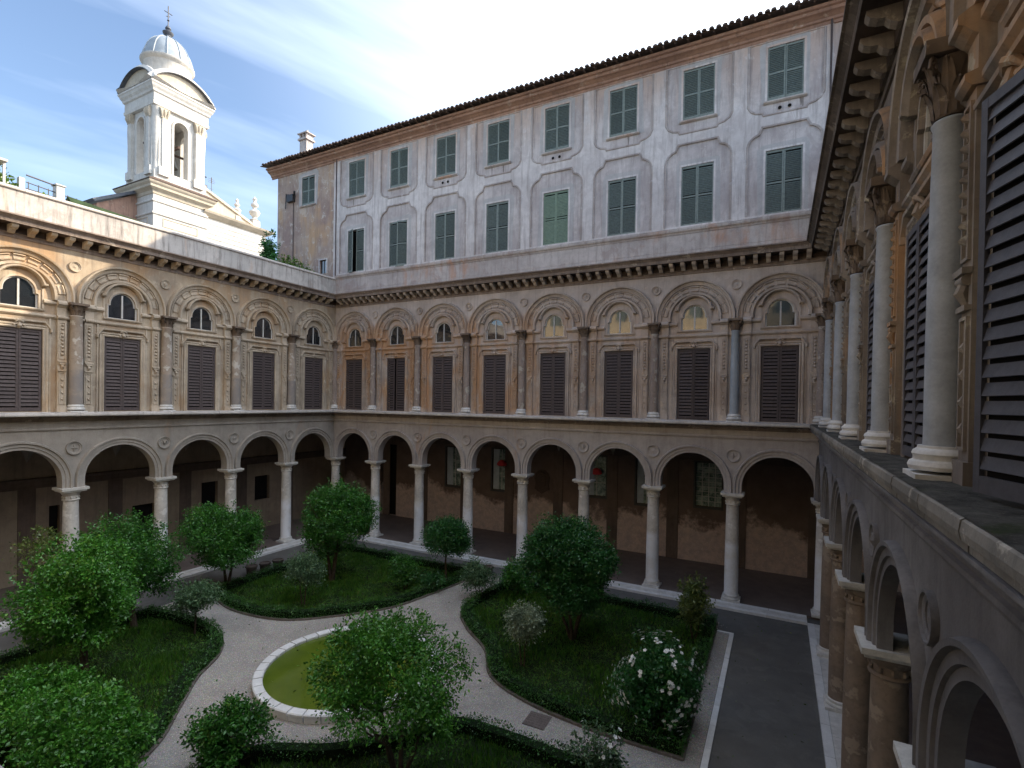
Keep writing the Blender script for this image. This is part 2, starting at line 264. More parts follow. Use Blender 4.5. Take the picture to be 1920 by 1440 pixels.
# ------------------------------------------------------------------ mesh builder
class MB:
    def __init__(s): s.v = []; s.f = []
    def add(s, vs, fs):
        o = len(s.v); s.v += [tuple(p) for p in vs]; s.f += [tuple(i + o for i in f) for f in fs]; return s
    def box(s, x0, x1, y0, y1, z0, z1):
        return s.add([(x0,y0,z0),(x1,y0,z0),(x1,y1,z0),(x0,y1,z0),(x0,y0,z1),(x1,y0,z1),(x1,y1,z1),(x0,y1,z1)],
                     [(0,3,2,1),(4,5,6,7),(0,1,5,4),(1,2,6,5),(2,3,7,6),(3,0,4,7)])
    def plate(s, loops, y0, y1, back=False):
        """loops: polygons in (x, z), first is the outline, others are holes; slab from y0 (back) to y1 (front)"""
        L = [[Vector((p[0], p[1], 0)) for p in lp] for lp in loops]
        tris = tessellate_polygon(L); pts = [p for lp in loops for p in lp]; n = len(pts)
        vs = [(p[0], y1, p[1]) for p in pts] + [(p[0], y0, p[1]) for p in pts]; fs = []
        for a, b, c in tris:
            ax, az = pts[a]; bx, bz = pts[b]; cx, cz = pts[c]
            if (bx-ax)*(cz-az) - (bz-az)*(cx-ax) > 0: a, c = c, a      # normal towards +y
            fs.append((a, b, c))
            if back: fs.append((c + n, b + n, a + n))
        k = 0
        for li, lp in enumerate(loops):
            m = len(lp); ar = sum(lp[i][0]*lp[(i+1)%m][1] - lp[(i+1)%m][0]*lp[i][1] for i in range(m))
            for i in range(m):
                a, b = k + i, k + (i + 1) % m
                f = (a, b, b + n, a + n)
                if (ar > 0) == (li > 0): f = f[::-1]
                fs.append(f)
            k += m
        return s.add(vs, fs)
    def line(s, prof, x0, x1, m0=0, m1=0, cap=True):
        """prof: (y, z) from wall bottom to wall top, swept along x, mitred by m0/m1"""
        n = len(prof); vs = [(x0 + p[0]*m0, p[0], p[1]) for p in prof] + [(x1 - p[0]*m1, p[0], p[1]) for p in prof]
        fs = [(i, i + 1, i + 1 + n, i + n)[::-1] for i in range(n - 1)]
        if cap:
            fs += [tuple(range(n)), tuple(range(2*n - 1, n - 1, -1))]
        return s.add(vs, fs)
    def arch(s, prof, cx, zs, a0=0, a1=180, seg=24, zdown=None):
        """prof: (r, y) ring profile swept round (cx, zs)"""
        rings = []
        if zdown is not None: rings.append([(cx + r, y, zdown) for r, y in prof])
        for i in range(seg + 1):
            a = math.radians(a0 + (a1 - a0) * i / seg)
            rings.append([(cx + r*math.cos(a), y, zs + r*math.sin(a)) for r, y in prof])
        if zdown is not None: rings.append([(cx - r, y, zdown) for r, y in prof])
        n = len(prof); vs = [p for r in rings for p in r]; fs = []
        for j in range(len(rings) - 1):
            for i in range(n - 1):
                a = j*n + i; fs.append((a, a + 1, a + 1 + n, a + n))
        fs += [tuple(range(n))[::-1], tuple(range(len(vs) - n, len(vs)))]
        return s.add(vs, fs)
    def path(s, prof, pts, closed=False):
        """sweep (outward offset, y) profile along a polyline in xz with mitres"""
        P = [Vector((p[0], p[1])) for p in pts]; n = len(P); k = len(prof); rings = []
        for i in range(n):
            d0 = (P[i] - P[i-1]).normalized() if (i > 0 or closed) else None
            d1 = (P[(i+1) % n] - P[i]).normalized() if (i < n-1 or closed) else None
            d0 = d0 or d1; d1 = d1 or d0
            n0 = Vector((-d0.y, d0.x)); n1 = Vector((-d1.y, d1.x)); m = (n0 + n1); m = m / max(.3, m.dot(n1))
            rings.append([(P[i].x + m.x*o, y, P[i].y + m.y*o) for o, y in prof])
        vs = [p for r in rings for p in r]; fs = []
        for j in range(n if closed else n - 1):
            for i in range(k - 1):
                a = j*k + i; b = ((j+1) % n)*k + i; fs.append((a, b, b + 1, a + 1))
        if not closed: fs += [tuple(range(k)), tuple(range(len(vs) - 1, len(vs) - k - 1, -1))]
        return s.add(vs, fs)
    def lathe(s, prof, cx=0, cy=0, seg=20, sq=None):
        rings = []
        for r, z in prof:
            ring = []
            for i in range(seg):
                a = 2*PI*i/seg; ring.append((cx + r*math.cos(a), cy + r*math.sin(a), z))
            rings.append(ring)
        vs = [p for r in rings for p in r]; fs = []
        for j in range(len(rings) - 1):
            for i in range(seg):
                fs.append((j*seg + i, j*seg + (i+1) % seg, (j+1)*seg + (i+1) % seg, (j+1)*seg + i))
        fs += [tuple(range(seg))[::-1], tuple(range(len(vs) - seg, len(vs)))]
        return s.add(vs, fs)
    def tube(s, pts, rad, seg=7):
        P = [Vector(p) for p in pts]; rings = []
        if isinstance(rad, (int, float)): rad = [rad]*len(P)
        for i, p in enumerate(P):
            d = (P[min(i+1, len(P)-1)] - P[max(i-1, 0)]).normalized()
            a = d.orthogonal().normalized() if i == 0 else (pa - d*pa.dot(d)).normalized()
            pa = a; b = d.cross(a)
            rings.append([p + (a*math.cos(2*PI*k/seg) + b*math.sin(2*PI*k/seg))*rad[i] for k in range(seg)])
        vs = [p for r in rings for p in r]; fs = []
        for j in range(len(rings)-1):
            for i in range(seg): fs.append((j*seg+i, j*seg+(i+1) % seg, (j+1)*seg+(i+1) % seg, (j+1)*seg+i))
        fs += [tuple(range(seg))[::-1], tuple(range(len(vs)-seg, len(vs)))]
        return s.add(vs, fs)
    def mesh(s, name, mat, smooth=False):
        me = bpy.data.meshes.new(name); me.from_pydata(s.v, [], s.f); me.materials.append(M[mat] if isinstance(mat, str) else mat)
        if smooth:
            me.polygons.foreach_set('use_smooth', [True]*len(me.polygons))
            try: me.set_sharp_from_angle(angle=math.radians(38))
            except Exception: pass
        me.update(); return me
    def build(s, name, mat, parent=None, smooth=False, loc=(0,0,0)):
        return inst(name, s.mesh(name, mat, smooth), parent, loc)
def inst(name, me, parent=None, loc=(0,0,0), rot=(0,0,0), scale=None):
    o = bpy.data.objects.new(name, me); COL.objects.link(o); o.parent = parent; o.location = loc; o.rotation_euler = rot
    if scale: o.scale = scale
    return o
def tag(o, label=None, cat=None, group=None, kind=None):
    if label: o['label'] = label
    if cat: o['category'] = cat
    if group: o['group'] = group
    if kind: o['kind'] = kind
    return o
def empty(name, loc=(0,0,0), rz=0):
    o = bpy.data.objects.new(name, None); COL.objects.link(o); o.location = loc; o.rotation_euler = (0,0,rz); o.empty_display_size = .3; return o
def arcpts(cx, cz, r, a0, a1, n):
    return [(cx + r*math.cos(math.radians(a0+(a1-a0)*i/n)), cz + r*math.sin(math.radians(a0+(a1-a0)*i/n))) for i in range(n+1)]
def rect(x0, x1, z0, z1): return [(x0,z0),(x1,z0),(x1,z1),(x0,z1)]

# ------------------------------------------------------------------ heights shared by the wings
ZCAP, ZSPR, RAR, ZSTR = 5.62, 5.97, 1.585, 8.38
ZL = 9.22                    # top of the ledge
ZDOOR = 12.98; DW = .79
ZUC = 14.42                  # top of upper capitals
ZC = 17.12                   # bottom of cornice
ZT = 17.78                   # top of cornice
CX0, CB, CT = 14.6, 1.0, 1.0

# shared part meshes (local to a bay, u along the wall, y outwards)
def lower_column_meshes(mat):
    sh = MB(); sh.lathe([(.345,.42),(.335,.5),(.335,1.5),(.33,2.4),(.315,3.6),(.295,4.98),(.295,5.0)], seg=28)
    for z in (1.75, 2.95, 4.1): pass
    ba = MB(); ba.box(-.44,.44,-.44,.44,.12,.22); ba.lathe([(.42,.22),(.44,.26),(.42,.31),(.38,.33),(.37,.36),(.395,.38),(.39,.42),(.345,.44)], seg=28)
    ca = MB(); ca.lathe([(.30,4.98),(.34,5.0),(.35,5.03),(.33,5.06),(.30,5.07),(.30,5.22),(.32,5.24),(.33,5.27),(.36,5.33),(.41,5.40),(.43,5.42)], seg=28)
    for i in range(10):
        a = 2*PI*i/10; ca.tube([(.31*math.cos(a), .31*math.sin(a), 5.1),(.335*math.cos(a), .335*math.sin(a), 5.14),(.31*math.cos(a), .31*math.sin(a), 5.19)], .035, 5)
    ab = MB(); ab.box(-.46,.46,-.46,.46,5.42,5.50); ab.box(-.54,.54,-.52,.52,5.50,5.62)
    return dict(shaft=sh.mesh('column_shaft', mat, True), base=ba.mesh('column_base', 'marble', True), cap=ca.mesh('column_capital', mat, True), ab=ab.mesh('abacus', 'capital_white'))
LC = lower_column_meshes('col_low'); LCR = lower_column_meshes('col_low_R')
def upper_column_meshes(mat, capmat, k=1.0, tall=1.0):
    sh = MB(); sh.lathe([(.255,9.62),(.25,9.7),(.248,11),(.235,12.4),(.215,13.72),(.235,13.75),(.24,13.79),(.215,13.82)], seg=24)
    sh.v = [(x*k, y*k, z if z < 12.5 else 12.5 + (z-12.5)*(1.32-(tall-1)*.62)/1.32) for x, y, z in sh.v]
    ba = MB(); ba.box(-.34,.34,-.26,.34,ZL-.01,9.30); ba.lathe([(.34,9.34),(.355,9.39),(.335,9.44),(.30,9.46),(.30,9.5),(.315,9.53),(.30,9.57),(.26,9.6),(.255,9.63)], seg=24)
    ca = MB(); ca.lathe([(.21,13.82),(.225,13.9),(.21,13.98),(.235,14.1),(.27,14.2),(.31,14.28)], seg=16)
    def acanthus(a, z0, h, r0, out, w):
        c, sn = math.cos(a), math.sin(a); P = []
        for t_, o_, ww in ((0,0,.8),(.3,.02,1.0),(.55,.05,1.05),(.8,.12,.85),(.95,.20,.6),(1.0,.26,.35),(.93,.29,.12)):
            r = r0 + o_*out/.26; z = z0 + h*t_; hw = w*ww/2
            P.append([(c*r - sn*x, sn*r + c*x, z - abs(x)*.25) for x in (-hw, -hw*.45, 0, hw*.45, hw)])
            P[-1][2] = (c*(r+.022), sn*(r+.022), z)
        vs = [p for q_ in P for p in q_]; n = 5; m = len(P)
        ca.add(vs + [(x - c*.02, y - sn*.02, z) for x, y, z in vs], [(i*n+j, i*n+j+1, (i+1)*n+j+1, (i+1)*n+j) for i in range(m-1) for j in range(n-1)] + [(m*n+i*n+j, m*n+(i+1)*n+j, m*n+(i+1)*n+j+1, m*n+i*n+j+1) for i in range(m-1) for j in range(n-1)])
    for q in range(8): acanthus(q*PI/4, 13.84, .24, .215, .13, .17); acanthus(q*PI/4 + PI/8, 13.90, .36, .225, .15, .16)
    for sx in (-1, 1):
        for sy in (-1, 1):                                          # corner volutes
            pts = []
            for i in range(14):
                th = i*.62; rr = .085*(1 - i/17); pts.append((sx*(.27 + rr*math.cos(th)*.7), sy*(.27 + rr*math.cos(th)*.7), 14.20 + rr*math.sin(th)))
            ca.tube([(sx*.15, sy*.15, 14.02), (sx*.2, sy*.2, 14.16)] + pts, .022, 6)
    ca.plate([[(-.36,14.29),(.36,14.29),(.38,14.33),(.38,14.40),(-.38,14.40),(-.38,14.33)]], -.36, .38, True)
    kc = min(1, k*1.04); ca.v = [(x*kc, y*kc, 14.40 + (z-14.40)*tall) for x, y, z in ca.v]
    return dict(shaft=sh.mesh('upper_column_shaft', mat, True), base=ba.mesh('upper_column_base', 'marble', True), cap=ca.mesh('upper_capital', capmat, True))

def roundel_mesh(mat, r, em):
    m = MB(); prof = [(r*.66,0.0),(r*.66,.03),(r*.74,.05),(r*.86,.05),(r*.9,.085),(r*.98,.085),(r,.05),(r,0)]
    m.arch(prof, 0, 0, 0, 360, 24)
    m.plate([arcpts(0,0,r*.67,0,345,22)], 0, .012)
    if em == 0:      # carved eagle-like relief: body, wings, head
        m.tube([(0,.02,-r*.4),(0,.045,0),(0,.03,r*.38)], [.02,.07*r/.3,.03], 6)
        for s in (-1,1): m.tube([(0,.03,r*.1),(s*r*.25,.04,r*.3),(s*r*.45,.03,-r*.1)], [.03,.045,.015], 5)
    elif em == 1:    # cross-like relief
        m.tube([(0,.02,-r*.45),(0,.045,0),(0,.02,r*.45)], [.025,.04,.025], 6); m.tube([(-r*.4,.02,0),(0,.045,0),(r*.4,.02,0)], [.02,.04,.02], 6)
    else:
        m.lathe([(r*.3,0),(r*.25,.03),(.02,.05)], seg=12) if False else m.arch([(.0,.05),(r*.3,.02),(r*.34,0)], 0, 0, 0, 360, 16)
    return m

def blind_arch(mat):
    m = MB(); m.arch([(1.70,0),(1.70,.10),(1.77,.14),(1.79,.09),(1.86,.13),(1.89,.24),(1.955,.26),(1.985,.12),(1.985,0)], 0, CX0, seg=36, zdown=14.44)
    i = MB(); i.arch([(1.17,0),(1.17,.09),(1.21,.19),(1.31,.20),(1.34,.08),(1.34,0)], 0, CX0, seg=30, zdown=14.44)
    p = []
    for k in range(9):                       # voussoir panels between the two mouldings
        a0 = 6 + k*19.1; a1 = a0 + 14.6; q = MB()
        q.arch([(1.37,0),(1.37,.09),(1.41,.12),(1.44,.04),(1.58,.04),(1.61,.12),(1.65,.09),(1.65,0)], 0, CX0, a0, a1, 5)
        p.append(q)
    return m, i, p

def door_surround():
    m = MB(); w = DW
    o = [(-w-.03, ZL), (-w-.03, 13.0), (w+.03, 13.0), (w+.03, ZL)]
    m.path([(0,0),(0,.08),(.05,.11),(.10,.06),(.15,.10),(.21,.10),(.23,.0)], o)
    h = MB(); x = w + .24
    pts = [(-x-.04, 12.92), (-x-.04, 13.04), (-x+.16, 13.30), (x-.16, 13.30), (x+.04, 13.04), (x+.04, 12.92)]
    h.path([(0,0),(0,.08),(.03,.16),(.08,.17),(.11,.05),(.11,0)], pts)
    k = MB()                                     # shell and drop ornament over the door
    k.tube([(-.17,.05,13.17),(-.11,.12,13.29),(0,.15,13.34),(.11,.12,13.29),(.17,.05,13.17)], [.02,.05,.06,.05,.02], 7)
    k.tube([(0,.06,12.98),(0,.13,13.10),(0,.10,13.26)], [.03,.085,.05], 7)
    for s in (-1,1): k.tube([(s*.05,.08,13.2),(s*.17,.10,13.12),(s*.27,.06,13.18)], [.04,.05,.015], 6)
    return m, h, k

LUN_PTS = [(.67,13.96),(.67,14.60),(.57,14.64)] + arcpts(0, 14.72, .57, 0, 180, 14) + [(-.57,14.64),(-.67,14.60),(-.67,13.96)]
def lunette_meshes():
    fr = MB(); op = [(x, z) for x, z in LUN_PTS]
    inner = [(x*.90 if abs(x) > .01 else x, (z-14.05)*.93+14.08) for x, z in op]
    fr.plate([op, inner[::-1]], -.13, -.05)
    fr.box(-.035,.035,-.12,-.045,14.02,15.18)
    gl = MB(); gl.plate([op], -.11, -.09)
    hood = MB()
    hp = [(.96,14.98),(.79,14.98)] + arcpts(0, 14.88, .78, 8, 172, 18) + [(-.79,14.98),(-.96,14.98)]
    hood.path([(0.0,0),(0.0,.14),(-.05,.24),(-.11,.25),(-.15,.09),(-.15,0)], hp)
    jb = MB(); jp = [(.74,13.9),(.74,14.64),(.64,14.68)] + arcpts(0, 14.74, .64, 2, 178, 16) + [(-.64,14.68),(-.74,14.64),(-.74,13.9)]
    jb.plate([jp + [], [(x*1.0, z) for x, z in LUN_PTS][::-1]], 0, .045)
    sill = MB(); sill.line([(0,13.86),(.07,13.87),(.10,13.92),(.10,13.94),(0,13.955)], -.88, .88)
    side = MB()
    side.box(.80, .87, 0, .04, 13.985, 14.92)
    return fr, gl, hood, jb, sill, side

def leaf_frame(w, z0, z1, mid=False, st=.085):
    m = MB(); m.box(0,st,-.02,.025,z0,z1); m.box(w-st,w,-.02,.025,z0,z1); m.box(st,w-st,-.018,.023,z0,z0+.16); m.box(st,w-st,-.018,.023,z1-.1,z1)
    if mid: m.box(st,w-st,-.018,.023,(z0+z1)/2-.04,(z0+z1)/2+.04)
    return m
SLAT = .165
def slat_box(m, w, z, st=.085, h=.122, t=.014):
    # slanted louvre board: lower edge outwards
    x0, x1 = st, w - st
    m.add([(x0,.008,z-h/2),(x1,.008,z-h/2),(x1,.022,z-h/2+.006),(x0,.022,z-h/2+.006),(x0,-.026,z+h/2),(x1,-.026,z+h/2),(x1,-.012,z+h/2+.006),(x0,-.012,z+h/2+.006)],
          [(0,1,2,3)[::-1],(4,5,6,7),(3,2,6,7),(0,4,5,1),(0,3,7,4),(1,5,6,2)])
def slat_positions(z0, z1, pitch): 
    n = int((z1 - z0 - .30)/pitch); return [z0 + .16 + .07 + (i+.3)*((z1-z0-.28)/max(1,n)) for i in range(n)]

class Wing: pass
LOWKEYS = ('arcade_wall','archivolt','lower_entablature')
def build_wing(label, origin, rz, nb, B, mats, uc, lc, length, m0, m1, detail, depth=6.0, opts=None):
    """nb bays of width B from u=0; wall plane y=0, courtyard at +y"""
    opts = opts or {}
    W, TR, LW = mats; root = empty('palace_wing', origin, rz); tag(root, label, 'building wing')
    if detail: root['group'] = 'wings around the courtyard'
    L = nb*B
    # --- lower arcade wall
    low = MB(); outer = [(0, ZCAP), (L, ZCAP)]
    outl = [(0, ZCAP)]
    for k in range(nb):
        cx = (k + .5)*B
        outl += [(cx - RAR, ZCAP)] + arcpts(cx, ZSPR, RAR, 180, 0, 22) + [(cx + RAR, ZCAP)]
    outl += [(L, ZCAP), (L, ZSTR)] + ([(length, ZSTR)] if False else []) + [(0, ZSTR)]
    low.plate([outl], -opts.get('low_th', .50), .05, True)
    if length > L + .01: low.box(L+.001, length, -.5, .05, 0, ZSTR)
    low.build('arcade_wall', LW, root)
    am = MB(); am.arch([(RAR-.004,-opts.get('low_th', .50)+.05),(RAR-.004,.05),(RAR-.004,.075),(RAR+.12,.075),(RAR+.135,.12),(RAR+.27,.12),(RAR+.29,.19),(RAR+.36,.20),(RAR+.395,.11),(RAR+.395,.05)], 0, ZSPR, seg=32, zdown=ZCAP+.002)
    ame = am.mesh('archivolt', LW, True)
    for k in range(nb): inst('archivolt', ame, root, ((k+.5)*B, 0, 0))
    rm = [roundel_mesh(LW, .33, e).mesh('roundel', LW, True) for e in range(3)]
    for k in range(1, nb): inst('roundel', rm[k % 3], root, (k*B, .05, 7.52))
    # --- mouldings of the lower entablature and the ledge
    e = MB()
    if not opts.get('low_out'):
        e2 = MB(); e2.line([(.05,8.80),(.08,8.82),(.10,8.90),(.16,8.97),(.17,9.042),(0,9.042)], 0, length, m0, m1, False); e2.line([(.17,9.041),(.60,9.041)], 0, length, m0, m1, False); e2.build('ledge_moulding', 'cornice_B', root)  # darker brown here paints in the shade under the ledge
        e.line([(.05,ZSTR),(.10,ZSTR),(.13,8.43),(.12,8.48),(.06,8.51),(.06,8.80),(0,8.80)], 0, length, m0, m1, False)
    else: e.line([(.05,ZSTR-.0),(.09,ZSTR),(.11,8.43),(.10,8.48),(.06,8.50),(.06,8.60),(.10,8.62),(.12,8.68),(.26,8.83),(.38,8.88),(.44,8.90),(.44,8.938),(.0,8.938)], 0, length, m0, m1, False)
    e.build('lower_entablature', LW, root)
    lg = MB()
    nst = max(1, int(length/1.35)); edges = [length*i/nst for i in range(nst+1)]
    for i in range(nst):
        a, b = edges[i], edges[i+1]; j = random.uniform(-.006,.006); d = .70 + random.uniform(-.012,.012)
        zb_ = 8.94 if opts.get('low_out') else 9.045
        q = MB(); q.line([(.0,zb_),(d-.08,zb_),(d-.05,zb_+.015),(d-.05,max(9.03,zb_+.02)),(d,max(9.05,zb_+.03)),(d+.012,9.12),(d,ZL-.015+j),(d-.02,ZL+j),(-.0,ZL+.012+j)], a + (.0 if i == 0 else .004), b - (0 if i == nst-1 else .004), m0 if i == 0 else 0, m1 if i == nst-1 else 0)
        q.build('ledge_stone', 'ledge_R' if opts.get('dark_ledge') else 'ledge', root)
    tp = MB(); nx = int(length/.12); ny = 5
    vs = []
    for i in range(nx+1):
        u = length*i/nx
        for j in range(ny+1):
            y = .01 + .66*j/ny; uu = u
            if i == 0: uu = y*m0
            if i == nx: uu = length - y*m1
            vs.append((uu, y, ZL + .022 + random.uniform(-.006,.008) - (.012 if j == ny else 0)))
    tp.add(vs, [(i*(ny+1)+j, (i+1)*(ny+1)+j, (i+1)*(ny+1)+j+1, i*(ny+1)+j+1) for i in range(nx) for j in range(ny)])
    if detail: tp.build('ledge_weathering', 'ledge_top' if opts.get('dark_ledge') else 'ledge', root)
    # --- upper wall with door and window openings
    uw = MB(); holes = []
    doors = opts.get('door_shift', {})
    for k in range(nb):
        cx = (k+.5)*B; dx = doors.get(k, 0)
        holes.append([(cx+dx-DW-.03, ZL+.06),(cx+dx+DW+.03, ZL+.06),(cx+dx+DW+.03, ZDOOR+.02),(cx+dx-DW-.03, ZDOOR+.02)])
        holes.append([(cx + x, z) for x, z in LUN_PTS])
    uw.plate([rect(0, length, 9.03, ZC+.7)] + holes, -.28, 0)
    uw.build('upper_wall', W, root)
    bk = MB(); bk.box(0, length, -.5, -.285, 9.03, ZC+.7); bk.build('wall_core', 'dark', root)
    # --- blind arches, windows, doors
    if detail:
        bm_, bi_, bp_ = blind_arch(TR); bme = bm_.mesh('blind_arch_moulding', TR, True); bie = bi_.mesh('inner_arch_moulding', TR, True)
        bpe = [p.mesh('arch_panel', TR) for p in bp_]
        ds, dh, dk = [q.mesh(n, TR, sm) for q, n, sm in zip(door_surround(), ('door_surround','door_hood','door_ornament'), (False, False, True))]
    lf = lunette_meshes(); fr = lf[0].mesh('window_frame', 'frame_white'); gl = lf[1].mesh('window_pane', 'glass')
    hd, jb, sl, sd = [q.mesh(n, TR) for q, n in zip(lf[2:], ('window_hood','window_architrave','window_sill','window_side_strip'))]
    sm_ = opts.get('shutter', 'shutter')
    lfm = leaf_frame(DW-.005, ZL+.08, ZDOOR).mesh('shutter_leaf', sm_)
    one = MB(); slat_box(one, DW-.005, 0); slm = one.mesh('slat', sm_)
    zs = slat_positions(ZL+.08, ZDOOR, SLAT); al = MB(); [slat_box(al, DW-.005, z) for z in zs]; alm = al.mesh('slats', sm_)
    bkb = MB(); bkb.box(.084, DW-.089, -.045,-.040, ZL+.2, ZDOOR-.08); bbm = bkb.mesh('leaf_back', 'dark')
    for k in range(nb):
        cx = (k+.5)*B; dx = doors.get(k, 0)
        wf = inst('window', fr, root, (cx, 0, 0)); inst('window_pane', gl, wf)
        inst('window_hood', hd, wf); inst('window_architrave', jb, wf)
        if detail: inst('window_side_strip', sd, wf); inst('window_side_strip', sd, wf, (-1.67,0,0)); inst('window_sill', sl, wf)
        if detail:
            inst('blind_arch_moulding', bme, root, (cx, 0, 0)); inst('inner_arch_moulding', bie, root, (cx, 0, 0))
            for p in bpe: inst('arch_panel', p, root, (cx, 0, 0))
            inst('door_surround', ds, root, (cx+dx, 0, 0)); inst('door_hood', dh, root, (cx+dx, 0, 0)); inst('door_ornament', dk, root, (cx+dx, 0, 0))
        gaps = opts.get('leaf', {}).get(k)      # (angle_first, angle_second) in degrees
        angs = gaps or (0, 0)
        for s in (0, 1):
            # leaf hinged at the jamb; s=0 at low u, s=1 at high u (turned round)
            if angs[s] is None: continue
            if s == 0: o = inst('shutter_leaf', lfm, root, (cx+dx-DW, opts.get('leaf_y', .0), 0), (0, 0, math.radians(angs[0])))
            else: o = inst('shutter_leaf', lfm, root, (cx+dx+DW, opts.get('leaf_y', .0), 0), (0, 0, math.radians(-angs[1])), (-1, 1, 1))
            if k in opts.get('slats', ()):
                for z in zs: inst('slat', slm, o, (0, 0, z))
                inst('leaf_back', bbm, o)
            else: tag(inst('slats', alm, o), kind='stuff')
    # --- columns
    for k in range(nb + 1):
        if k == nb and opts.get('skip_last'): continue
        u = k*B
        if k in opts.get('skip_cols', ()): continue
        pu = u + (.0 if 0 < k < nb else (.28 if k == 0 else -.28))
        P = lc; sh = inst('column', P['shaft'], root, (u, -.2 + opts.get('low_out', 0), 0)); inst('capital', P['cap'], sh); inst('column_base', P['base'], sh); inst('abacus', P['ab'], sh)
        if detail:
            Q = uc[opts.get('col_sel', {}).get(k, 0)]; dy = .20
            uo = u if 0 < k < nb else (u + .22 if k == 0 else u - .22)
            sh = inst('column', Q['shaft'], root, (uo, dy, 0)); inst('capital', Q['cap'], sh); inst('column_base', Q['base'], sh)
    if detail:
        # pilaster strips with scroll bracket beside every column
        pl = MB(); pl.box(-.17,.17,0,.15,9.5,13.57); pl.box(-.20,.20,0,.20,ZL+.02,9.5); pl.path([(0,.15),(0,.185),(.035,.185),(.035,.15)], [(.12,9.62),(.12,11.10),(-.12,11.10),(-.12,9.62)], True)
        pl.path([(0,.15),(0,.185),(.035,.185),(.035,.15)], [(.12,11.72),(.12,13.45),(-.12,13.45),(-.12,11.72)], True)
        plm = pl.mesh('pilaster', TR)
        sc = MB(); sc.tube([(-.12,.17,11.50),(.12,.17,11.50)], .065, 10); sc.box(-.17,.17,.14,.24,11.56,11.63); sc.box(-.16,.16,.14,.21,11.16,11.22); sc.tube([(0,.16,11.48),(0,.20,11.36),(0,.15,11.22)], [.06,.07,.03], 8)
        scm = sc.mesh('scroll_bracket', TR, True)
        fl = MB()
        for zz in np.arange(11.95, 13.35, .17): fl.tube([(-.045,.15,zz-.05),(0,.195,zz),(.05,.15,zz+.06)], [.02,.05,.02], 6); fl.tube([(.05,.15,zz-.04),(0,.18,zz+.04)], [.018,.035], 5)
        for zz in np.arange(9.85, 10.95, .3): fl.tube([(-.04,.15,zz-.07),(0,.18,zz),(.04,.15,zz+.07)], [.015,.04,.015], 6)
        flm = fl.mesh('garland', TR, True)
        for k in range(nb + 1):
            for s in (-1, 1):
                u = k*B + s*.52
                if u < .2 or u > length - .2: continue
                p = inst('pilaster', plm, root, (u, 0, 0)); inst('scroll_bracket', scm, p); tag(inst('garland', flm, p), kind='stuff')
        # impost entablature that breaks forward at the columns
        def imp(x0, x1, y, nm, m=None):
            q = MB()
            q.line([(0,13.58),(y+.05,13.58),(y+.11,13.64),(y+.11,13.71),(y,13.75),(y,14.13),(y+.05,14.16),(y+.13,14.24),(y+.18,14.26),(y+.18,14.35),(y+.14,14.38),(y+.02,14.46),(0,14.46)], x0, x1)
            return q
        b1 = imp(-.72, -.36, .15, '').mesh('impost', TR); b2 = imp(.36, .72, .15, '').mesh('impost', TR); b3 = imp(-.36, .36, .06, '').mesh('impost', TR)
        for k in range(nb + 1):
            for q, a, b in ((b1,-.72,-.36),(b2,.36,.72),(b3,-.36,.36)):
                if k*B + a < -.05 or k*B + b > length + .05: continue
                inst('impost', q, root, (k*B, 0, 0))
        s1 = MB(); s1.line([(0,13.57),(.06,13.58),(.12,13.64),(.12,13.71),(0,13.76)], .72, B-.72)
        s1.line([(0,14.18),(.08,14.22),(.14,14.27),(.14,14.36),(0,14.44)], .72, B/2-.84); s1.line([(0,14.18),(.08,14.22),(.14,14.27),(.14,14.36),(0,14.44)], B/2+.84, B-.72)
        s1m = s1.mesh('string_course', TR)
        jm = MB()
        for sgn in (-1,1):
            for xx in (1.06,): jm.box(min(sgn*xx,sgn*(xx+.07)), max(sgn*xx,sgn*(xx+.07)), 0,.05,ZL+.02,13.615)
        jmm = jm.mesh('wall_strip', TR)
        for k in range(nb): inst('string_course', s1m, root, (k*B, 0, 0)); inst('wall_strip', jmm, root, ((k+.5)*B, 0, 0))
        ur = [roundel_mesh(TR, .25, e).mesh('upper_roundel', TR, True) for e in range(3)]
        for k in range(1, nb): inst('roundel', ur[(k+1) % 3], root, (k*B, 0, 16.18))
    # --- cornice with brackets
    c = MB(); c.line([(0,16.92),(.05,16.93),(.07,17.0),(.05,17.03),(.05,ZC-.02),(.12,ZC),(.12,17.42),(.78,17.42),(.78,17.45),(.80,17.50),(.80,17.56),(.84,17.60),(.93,17.68),(1.0,17.70),(1.0,ZT-.02),(.0,ZT+.04)], 0, length, m0, m1, False)
    c.build('cornice', opts.get('cornice', TR), root)
    bk_ = MB(); w2 = opts.get('bw', .11)
    pr_ = [(.12,17.08),(.20,17.07),(.30,17.12),(.38,17.21),(.50,17.22),(.62,17.27),(.68,17.34),(.68,17.42),(.12,17.42)]
    bk_.add([(-w2, y, z) for y, z in pr_] + [(w2, y, z) for y, z in pr_], [tuple(range(9)), tuple(range(17, 8, -1))] + [(a, (a+9), (a+1) % 9 + 9, (a+1) % 9) for a in range(9)])
    bkm = bk_.mesh('cornice_bracket', TR)
    n = int(round(length/B*opts.get('bpb', 6)))
    bs = MB(); bs.line([(.125,17.13),(.13,17.415),(.77,17.416),(.77,17.418)], .1, length-.1, 0, 0, False); bs.build('cornice_soffit', 'soffit_shade', root)  # dark sheet over bed and soffit, shade painted into its colour
    for i in range(n):
        u = (i+.5)*length/n
        if (m0 and u < .7) or (m1 and u > length-.7): continue
        inst('cornice_bracket', bkm, root, (u, 0, 0))
    if opts.get('low_out'):
        for ch_ in root.children:
            if ch_.name.split('.')[0] in ('arcade_wall','archivolt','lower_entablature') or (ch_.name.startswith('roundel') and ch_.location.z < 9): ch_.location.y += opts['low_out']
    # --- gallery behind: floor step, rear wall, vault
    vt = MB(); R_ = B/2 - .02; nn = 14
